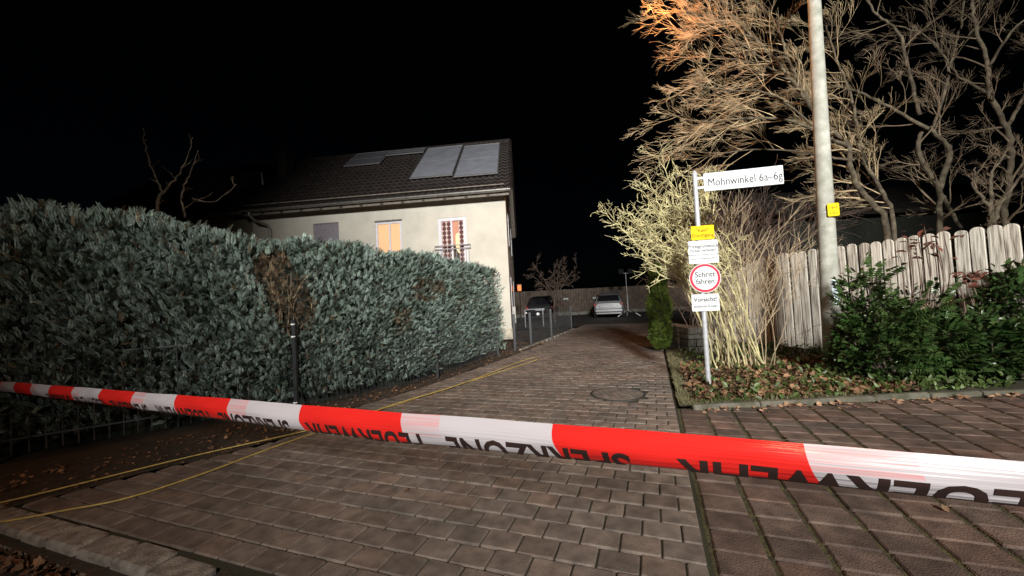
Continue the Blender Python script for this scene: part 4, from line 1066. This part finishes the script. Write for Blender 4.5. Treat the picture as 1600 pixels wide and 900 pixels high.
def flat_leaves(name, label, n, region, size, m, seed, tilt=.35):
    r_ = np.random.default_rng(seed); P_ = np.array([region(r_) for _ in range(n)]); th = r_.uniform(0, 6.28, n)
    D_ = np.stack([np.cos(th), np.sin(th), r_.normal(0, tilt, n)], 1); X_, Y_, Z_ = frames(D_, r_.normal(0, tilt, n)); s_ = (size*r_.uniform(.5, 1.3, n))[:, None]
    return tag(scatter_mesh(name, CR_[0], CR_[1], P_, X_*s_, Y_*s_, Z_*s_, M[m]), label, 'leaf litter', kind='stuff')
def reg_lit(r_):
    y = KY+.15+2.2*r_.random()**1.3; x = drive_x(y)+.2+r_.random()*2.6; return [x, y, .04+.06*r_.random()]
flat_leaves('leaf_litter', 'brown fallen leaves lying round the foot of the sign post', 3600, reg_lit, .075, 'litter', 95)
def reg_k(r_): x = 2.0+r_.random()**1.2*4.2; return [x, KY-.03-abs(r_.normal(0, .045)), .008]
flat_leaves('leaf_litter', 'pale fallen leaves along the bed edging', 150, reg_k, .055, 'litter_pale', 96)
def reg_d(r_): a_ = r_.uniform(.2, 12); b_ = left_b(a_)+r_.random()**.7*(-left_b(a_)+1.5); p = AB(a_, b_); return [p.x, p.y if b_ < 0 or p.y < KY-.1 else KY-.2, .008]
flat_leaves('leaf_litter', 'few fallen leaves scattered over the driveway', 70, reg_d, .04, 'litter', 97)
def reg_s(r_):
    k = r_.uniform(0, 6.9); x, y = soilfn(r_.random()**1.3*.5, k); return [x, y, .015]
flat_leaves('leaf_litter', 'brown litter on the soil strip below the hedge', 2400, reg_s, .035, 'litter', 98)
def reg_g(r_): b_ = -6.2+r_.random()*4.6; p = AB(-.80-abs(r_.normal(0, .06)), b_); return [p.x, p.y, -.10+.03*r_.random()]
flat_leaves('leaf_litter', 'wet leaves heaped in the street gutter', 420, reg_g, .055, 'litter', 99, .7)

# ---------------------------------------------------------------- yellow hoses on the ground
def hose(label, pts, r_=.011, z=.0):
    P_ = spine([Vector((p.x, p.y, r_+.004+z)) for p in pts], 8); mb = MB(); mb.tube(P_, r_, 8)
    o = mb.build('yellow_hose', M['rope'], smooth=True); return tag(o, label, 'hose', 'yellow hoses along the driveway')
hose('thin yellow hose lying along the soil edge below the hedge', [G(-250, 845), G(0, 792), G(120, 763), G(300, 718), G(480, 677), G(560, 655), G(620, 634), G(720, 603), G(808, 569), G(838, 560)], .006, .02)
hose('thin yellow hose curving across the driveway stones', [G(-250, 858), G(0, 818.5), G(100, 800), G(200, 780), G(320, 741), G(420, 703), G(500, 675), G(590, 643), G(700, 608), G(812, 572), G(842, 562)], .0065)

# ---------------------------------------------------------------- barrier tape
T0 = Vector((.523, .72, 1.227)); TD = Vector((-.4384, .2368, -.0178)); 
# exact top edge at block boundary: use fitted direction, fitted start
T0 = Vector((0, 0, CAMH)) + (at(1255, 692, 1.0)-Vector((0, 0, CAMH)))*.72
def tape_pt(k):    # k in half-metre blocks from the 1255 px boundary, slight sag
    sag = .0012*math.sin(k*1.9)+.0006*math.sin(k*5.3)
    return T0+TD*k+Vector((0, 0, sag))
tt = TD.normalized(); facing = Vector((tt.y, -tt.x, 0)); 
if facing.y > 0: facing = -facing
def tw(k):          # visible width
    return .070+.026*min(1, max(0, (k+.8)/3.0))
def surf(k, t, lift=0):      # t 0 top .. 1 bottom fold .. >1 folded behind
    w = tw(k); top = tape_pt(k); curl = min(1, max(0, 1-(k+1)/4))
    wob = .003*math.sin(k*2.3)*math.sin(t*3)+.0015*math.sin(k*7.1+t*5)+.0008*math.sin(k*17-t*9)
    if t <= 1:
        out = .022*math.sin(math.pi*(t*.9+.05))*(1-.2*curl) - .012*t*t*curl + wob
        return top + Vector((0, 0, -w*t)) + facing*(out+lift)
    u = t-1; return top + Vector((0, 0, -w*(1-u*.8))) + facing*(-.006-.02*u)
K0, K1 = -1.6, 17.0
def tape_mat():
    m = bpy.data.materials.new('barrier_tape_film'); m.use_nodes = True; nt = m.node_tree; N = nt.nodes; L = nt.links; b = N['Principled BSDF']
    b.inputs['Roughness'].default_value = .22; b.inputs['Specular IOR Level'].default_value = .55
    uv = N.new('ShaderNodeUVMap'); sx = N.new('ShaderNodeSeparateXYZ'); L.new(uv.outputs[0], sx.inputs[0])
    def math_(op, a, b_=None, c=None):
        n = N.new('ShaderNodeMath'); n.operation = op
        for i, v in enumerate((a, b_, c)):
            if v is None: continue
            if isinstance(v, (int, float)): n.inputs[i].default_value = v
            else: L.new(v, n.inputs[i])
        return n.outputs[0]
    # u in blocks (slanted, slightly curved boundary): red on 0..1, white on 1..2 (mod 2)
    v2 = math_('MULTIPLY', sx.outputs[1], sx.outputs[1])
    u = math_('ADD', math_('ADD', sx.outputs[0], 20.0), math_('MULTIPLY', v2, .05))
    fr = math_('MODULO', u, 2.0)
    red = math_('LESS_THAN', fr, 1.0)
    # smeared ink streaks on the last third of each white block
    st = math_('GREATER_THAN', fr, 1.7)
    no = N.new('ShaderNodeTexNoise'); cx = N.new('ShaderNodeCombineXYZ'); L.new(math_('MULTIPLY', sx.outputs[0], .6), cx.inputs[0]); L.new(math_('MULTIPLY', sx.outputs[1], 9.0), cx.inputs[1]); L.new(cx.outputs[0], no.inputs['Vector']); no.inputs['Scale'].default_value = 1.6; no.inputs['Detail'].default_value = 3
    amt = math_('MULTIPLY', st, math_('MULTIPLY', math_('LESS_THAN', sx.outputs[1], .62), math_('MULTIPLY_ADD', no.outputs[0], 2.6, -1.0)))
    am = N.new('ShaderNodeClamp'); L.new(amt, am.inputs[0])
    am2 = math_('MULTIPLY', am.outputs[0], .75)
    m1 = N.new('ShaderNodeMix'); m1.data_type = 'RGBA'; L.new(am2, m1.inputs[0]); m1.inputs[6].default_value = (.50, .47, .50, 1); m1.inputs[7].default_value = (.72, .12, .11, 1)
    m2 = N.new('ShaderNodeMix'); m2.data_type = 'RGBA'; L.new(red, m2.inputs[0]); L.new(m1.outputs[2], m2.inputs[6]); m2.inputs[7].default_value = (.68, .022, .018, 1)
    L.new(m2.outputs[2], b.inputs['Base Color'])
    n3 = N.new('ShaderNodeTexNoise'); n3.inputs['Scale'].default_value = 1.2; L.new(cx.outputs[0], n3.inputs['Vector'])
    bp = N.new('ShaderNodeBump'); bp.inputs['Strength'].default_value = .45; bp.inputs['Distance'].default_value = .005; L.new(n3.outputs[0], bp.inputs['Height']); L.new(bp.outputs[0], b.inputs['Normal'])
    b.inputs['Transmission Weight'].default_value = .0
    return m
M['tape'] = tape_mat(); M['tape_ink'] = mat('tape_ink', (.035, .02, .018), rough=.3, var=.1)
nk, ntt = 420, 18; v = []; f = []; uvs = []
for i in range(nk+1):
    k = K0+(K1-K0)*i/nk
    for j in range(ntt+1):
        t_ = 1.4*j/ntt; v.append(tuple(surf(k, t_))); uvs.append((k, t_))
for i in range(nk):
    for j in range(ntt): f.append((i*(ntt+1)+j, (i+1)*(ntt+1)+j, (i+1)*(ntt+1)+j+1, i*(ntt+1)+j+1))
me = bpy.data.meshes.new('barrier_tape'); me.from_pydata(v, [], f); ul = me.uv_layers.new(name='UVMap')
li = np.zeros(len(me.loops), np.int32); me.loops.foreach_get('vertex_index', li); ul.data.foreach_set('uv', np.array(uvs)[li].reshape(-1))
tape = thing('barrier_tape', 'red and white barrier tape with upside-down black lettering stretched across the driveway', 'barrier tape', (0, 0, 0))
link('film', me, M['tape'], tape, smooth=True)
import bmesh
def tape_text(txt, ka, kb, hgt=1.38, t0=.57):
    """text turned upside down: reads from right (ka) to left (kb); its foot line faces up at t0"""
    me = text_mesh(txt, 1.0, .028, 0.0, 'LEFT'); bm = bmesh.new(); bm.from_mesh(me); bpy.data.meshes.remove(me)
    xs = [q.co.x for q in bm.verts]; ys = [q.co.y for q in bm.verts]; xa, xb, ya, yb = min(xs), max(xs), min(ys), max(ys)
    for q in bm.verts: q.co.x = ka+(kb-ka)*(q.co.x-xa)/(xb-xa); q.co.y = t0+hgt*(q.co.y-ya)/(yb-ya)*.62
    bmesh.ops.bisect_plane(bm, geom=bm.verts[:]+bm.edges[:]+bm.faces[:], plane_co=(0, .995, 0), plane_no=(0, 1, 0), clear_outer=True)
    for c in range(1, 12):
        y = t0+(1-t0)*c/12; bmesh.ops.bisect_plane(bm, geom=bm.verts[:]+bm.edges[:]+bm.faces[:], plane_co=(0, y, 0), plane_no=(0, 1, 0))
    x = ka
    while x < kb:
        bmesh.ops.bisect_plane(bm, geom=bm.verts[:]+bm.edges[:]+bm.faces[:], plane_co=(x, 0, 0), plane_no=(1, 0, 0)); x += .04
    for q in bm.verts: k_, t_ = q.co.x, q.co.y; q.co = surf(k_, t_, .0008)
    me = bpy.data.meshes.new('lettering'); bm.to_mesh(me); bm.free(); return link('lettering', me, M['tape_ink'], tape)
def kpx(px):         # block coordinate whose lower edge shows at this column
    lo, hi = -1.6, 15
    for _ in range(40):
        mid = (lo+hi)/2; p = surf(mid, .8)-Vector((0, 0, CAMH)); x_ = 800+F*p.dot(CR)/p.dot(fw)
        if x_ > px: lo = mid
        else: hi = mid
    return lo
ka, kb = kpx(1690), kpx(1058); sa, sb = kpx(985), kpx(698)
per = (sa-ka)+.0
words = []
print('TAPE', ka, kb, sa, sb)
wl = kb-ka; sl_ = sb-sa; gap1 = sa-kb; nxtF = sb+gap1
k = ka
for i in range(4):
    for wd, st_, ln in (('FEUERWEHR', k, wl), ('SPERRZONE', k+wl+gap1, sl_)):
        if st_+ln < K1: tape_text(wd, st_, st_+ln)
    k += wl+sl_+2*gap1
under(tape)

# ---------------------------------------------------------------- rear: mesh fence, board fence, cars, mast
fe = [G(805, 548), G(830, 541), G(862, 528), G(893, 514)]
t = thing('garden_fence', 'low dark mesh fence along the driveway past the cream house', 'fence', fe[1])
mb = MB()
for (p, q) in zip(fe, fe[1:]):
    n = int((q-p).length/.05)
    for i in range(n): c = p.lerp(q, i/n); mb.tube([Vector((c.x, c.y, .05)), Vector((c.x, c.y, .82))], .0035, 3, caps=False)
    for z in (.06, .25, .45, .65, .81): mb.tube([Vector((p.x, p.y, z)), Vector((q.x, q.y, z))], .005, 4)
mb.build('wire_panel', M['meshmetal'], t)
for p in fe:
    mb = MB(); mb.box((p.x-.035, p.y-.035, 0), (p.x+.035, p.y+.035, .95), bev=.005); mb.build('post', M['darkmetal'], t)
under(t)
# edging stones along that side
mb = MB()
for i in range(14):
    p = fe[0].lerp(fe[-1], i/14)+DB*.13; Mx = Matrix.Translation(p) @ Matrix.Rotation(-TA, 4, 'Z'); mb.box((-.05, 0, -.05), (.05, .42, .035), Mx, bev=.01)
tag(mb.build('edging', M['kerb']), kind='structure')
bf = thing('board_fence', 'tall dark board fence closing the rear courtyard', 'fence', (6, 29, 0))
mb = MB(); x = -8
while x < 24: mb.box((x, 29+random.uniform(-.01, .01), .25), (x+.185, 29.03, 1.95+random.uniform(-.01, .01))); x += .2
mb.build('boards', M['board'], bf)
mb = MB(); mb.box((-8, 28.92, -.02), (24, 29.1, .24), bev=.02); mb.build('plinth', M['stone'], bf)
under(bf)
for j, (px, py, lab) in enumerate(((837, 469, 'small white plot sign on the board fence above the black car'), (884, 467, 'small white plot sign on the board fence right of the courtyard tree'), (930, 465.5, 'small white plot sign on the board fence above the silver car'))):
    p = at(px, py, 28.9); mb = MB(); mb.box((p.x-.19, 28.88, p.z-.07), (p.x+.19, 28.9, p.z+.07), bev=.004); tag(mb.build('plot_sign', M['sign_white']), lab, 'sign', 'plot signs on the rear fence')
def car(label, cx, cy, yaw, paint, name='parked_car'):
    t = thing(name, label, 'car', (cx, cy, 0)); Mx = Matrix.Translation((cx, cy, 0)) @ Matrix.Rotation(yaw, 4, 'Z')
    # side profile (y forward from the rear 0 .. 4.1, z), lofted with narrowing cabin
    secs = [  # y, half-width low, half-width belt, z low, z belt, half-width roof, z roof
        (0.00, .70, .76, .42, .78, .66, .86), (.08, .82, .84, .30, .88, .72, 1.00), (.30, .86, .86, .24, .93, .62, 1.34), (.60, .87, .87, .22, .94, .60, 1.46), (1.6, .88, .88, .22, .93, .60, 1.50), (2.3, .88, .88, .22, .92, .58, 1.44), (3.0, .87, .87, .22, .90, .66, 1.02), (3.8, .84, .82, .24, .78, .62, .84), (4.1, .72, .70, .34, .62, .52, .68)]
    mb = MB(); rings = []
    for (y, wl_, wb, zl, zb, wr, zr) in secs:
        rings.append([(-wl_*.94, y, zl), (-wl_, y, zl+.14), (-wb, y, zb-.08), (-wb*.97, y, zb), (-wr, y, zr-.05), (-wr*.8, y, zr), (wr*.8, y, zr), (wr, y, zr-.05), (wb*.97, y, zb), (wb, y, zb-.08), (wl_, y, zl+.14), (wl_*.94, y, zl)])
    for r_ in rings: mb.v += [tuple(Mx@Vector(q)) for q in r_]
    n = 12
    for i in range(len(rings)-1):
        for j in range(n): mb.f.append((i*n+j, i*n+(j+1) % n, (i+1)*n+(j+1) % n, (i+1)*n+j))
    mb.f.append(tuple(range(n-1, -1, -1))); mb.f.append(tuple((len(rings)-1)*n+j for j in range(n))); mb.m = [0]*len(mb.f)
    body = mb.build('body', paint, t)
    mb = MB(); mb.quad(*[Mx@Vector(q) for q in ((-.66, .065, 1.0), (.66, .065, 1.0), (.56, .285, 1.335), (-.56, .285, 1.335))]); 
    mb.v = [tuple(Vector(q)+Vector((Mx.to_3x3()@Vector((0, -.012, .004))))) for q in mb.v]; mb.build('rear_window', M['carglass'], t)
    for s_ in (-1, 1):
        mb = MB(); mb.v = [tuple(Mx@Vector(q)) for q in ((s_*.868, .65, .955), (s_*.868, 2.75, .945), (s_*.64, 2.35, 1.37), (s_*.645, .75, 1.39))]; mb.f = [(0, 1, 2, 3)]; mb.m = [0]
        mb.v = [tuple(Vector(q)+(Mx.to_3x3()@Vector((s_*.012, 0, .006)))) for q in mb.v]; mb.build('side_window', M['carglass'], t)
        mb = MB(); mb.box((s_*.76-.09, -.02, .72), (s_*.76+.07, .12, .90), Mx, bev=.02); mb.build('tail_light', M['tailred'], t)
        for y in (.72, 3.3):
            mb = MB(); mb.tube([Mx@Vector((s_*.70, y, .31)), Mx@Vector((s_*.885, y, .31))], .31, 20); w = mb.build('wheel', M['rubber'], t)
            mb = MB(); mb.tube([Mx@Vector((s_*.80, y, .31)), Mx@Vector((s_*.893, y, .31))], .20, 14); mb.build('rim', M['alu'], w)
    mb = MB(); mb.box((-.80, -.07, .34), (.80, .06, .56), Mx, bev=.05); mb.box((-.74, -.05, .22), (.74, .04, .33), Mx, bev=.03); mb.build('bumper', paint, t)
    mb = MB(); mb.box((-.52, -.03, .60), (.52, .01, .80), Mx, bev=.01); mb.build('plate_recess', paint, t)
    mb = MB(); mb.box((-.26, -.045, .65), (.26, -.032, .76), Mx); mb.build('number_plate', M['sign_white'], t)
    under(t); return t
c = G(946, 496.5)
car('silver hatchback parked in front of the rear board fence', c.x+.15, c.y-.3, R(-16), M['carpaint'])
c = G(853, 502)
t = car('dark car parked behind the low mesh fence in the courtyard', c.x-.3, c.y+.2, R(-10), M['carblack'])
# metal hoop barrier
p0 = at(820, 484, 18.5); p1 = at(848, 484, 18.5)
mb = MB(); mb.tube([Vector((p0.x, 18.5, 0)), Vector((p0.x, 18.5, p0.z-.05)), Vector((p0.x+.05, 18.5, p0.z)), Vector((p1.x-.05, 18.5, p0.z)), Vector((p1.x, 18.5, p0.z-.05)), Vector((p1.x, 18.5, 0))], .025, 8)
tag(mb.build('hoop_barrier', M['steel']), 'plain steel hoop barrier between the cream house and the dark car', 'barrier')
for j, (px, py, lab) in enumerate(((822, 489, 'small white reflector left on the hoop barrier'), (840.5, 490.5, 'larger white reflector with number right on the hoop barrier'))):
    p = at(px, py, 18.42); w = .045 if j == 0 else .075; mb = MB(); mb.prism([(w*math.cos(2*math.pi*i/12), w*.9*math.sin(2*math.pi*i/12)) for i in range(12)], -.01, .01, plane_M(p, 0)); tag(mb.build('reflector', M['headlamp']), lab, 'reflector', 'reflectors by the hoop barrier')
# floodlight tripod
c = G(982, 494.5); c.z = 0
t = thing('tripod_mast', 'thin tripod mast with two unlit floodlights standing beside the silver car', 'floodlight', c)
top = at(976, 427, c.y).z
mb = MB(); mb.tube([c+Vector((0, 0, .35)), c+Vector((0, 0, 1.3))], .04, 8); mb.tube([c+Vector((0, 0, 1.3)), c+Vector((-.02, 0, top))], .025, 8); mb.tube([c+Vector((-.4, 0, top)), c+Vector((.35, 0, top))], .02, 6); mb.build('mast', M['steel'], t)
for k, a_ in enumerate((200, 320, 80)):
    e = c+Vector((math.cos(R(a_))*.75, math.sin(R(a_))*.75, .03)); mb = MB(); mb.tube([c+Vector((0, 0, .5)), e], .022, 6); mb.build('leg', M['darkmetal'], t)
    q = c.lerp(e, .6); mb = MB(); mb.tube([c.lerp(e, .62)+Vector((0, 0, .19)), e], .028, 6); mb.build('reflective_sleeve', M['white'], t)
for s_ in (-.3, .25):
    mb = MB(); mb.box((c.x+s_-.14, c.y-.1, top-.02), (c.x+s_+.14, c.y+.06, top+.24), bev=.02); h_ = mb.build('floodlight_head', M['darkmetal'], t)
    mb = MB(); mb.box((c.x+s_-.115, c.y-.108, top+.01), (c.x+s_+.115, c.y-.101, top+.21)); mb.build('lens', M['glassdark'], h_)
under(t)
# orange glowing lamp behind the far corner of the house
p = at(811.5, 450, 21.5)
t = thing('wall_lamp', 'red-orange glowing lantern beyond the far corner of the cream house', 'lamp', (p.x, p.y, 0))
mb = MB(); mb.box((p.x-.11, p.y-.1, p.z-.17), (p.x+.11, p.y+.1, p.z+.17), bev=.03); mb.build('glass', M['orange_lamp'], t)
mb = MB(); mb.box((p.x-.13, p.y-.12, p.z+.172), (p.x+.13, p.y+.12, p.z+.20)); mb.tube([Vector((p.x, p.y, 0)), Vector((p.x, p.y, p.z-.17))], .03, 8); mb.build('post', M['darkmetal'], t); under(t)
# dark building beyond the right-hand trees
t = thing('garden_building', 'dark plain building far behind the trees on the fence side', 'building', (15, 17, 0))
mb = MB(); mb.box((11, 15, 0), (24, 21, 4.0)); mb.build('wall', mat('dark_green_wall', (.03, .035, .028), rough=.9), t)
mb = MB(); mb.v = [(10.6, 14.5, 3.9), (24.4, 14.5, 3.9), (24.4, 18, 5.6), (10.6, 18, 5.6), (10.6, 21.5, 3.9), (24.4, 21.5, 3.9), (10.6, 14.5, 4.05), (24.4, 14.5, 4.05), (24.4, 18, 5.75), (10.6, 18, 5.75), (10.6, 21.5, 4.05), (24.4, 21.5, 4.05)]
mb.f = [(0, 1, 2, 3), (3, 2, 5, 4), (6, 9, 8, 7), (9, 10, 11, 8), (0, 6, 7, 1), (4, 5, 11, 10), (0, 3, 9, 6), (3, 4, 10, 9), (1, 7, 8, 2), (2, 8, 11, 5)]; mb.m = [0]*10; mb.build('roof', M['tile2'], t); under(t)
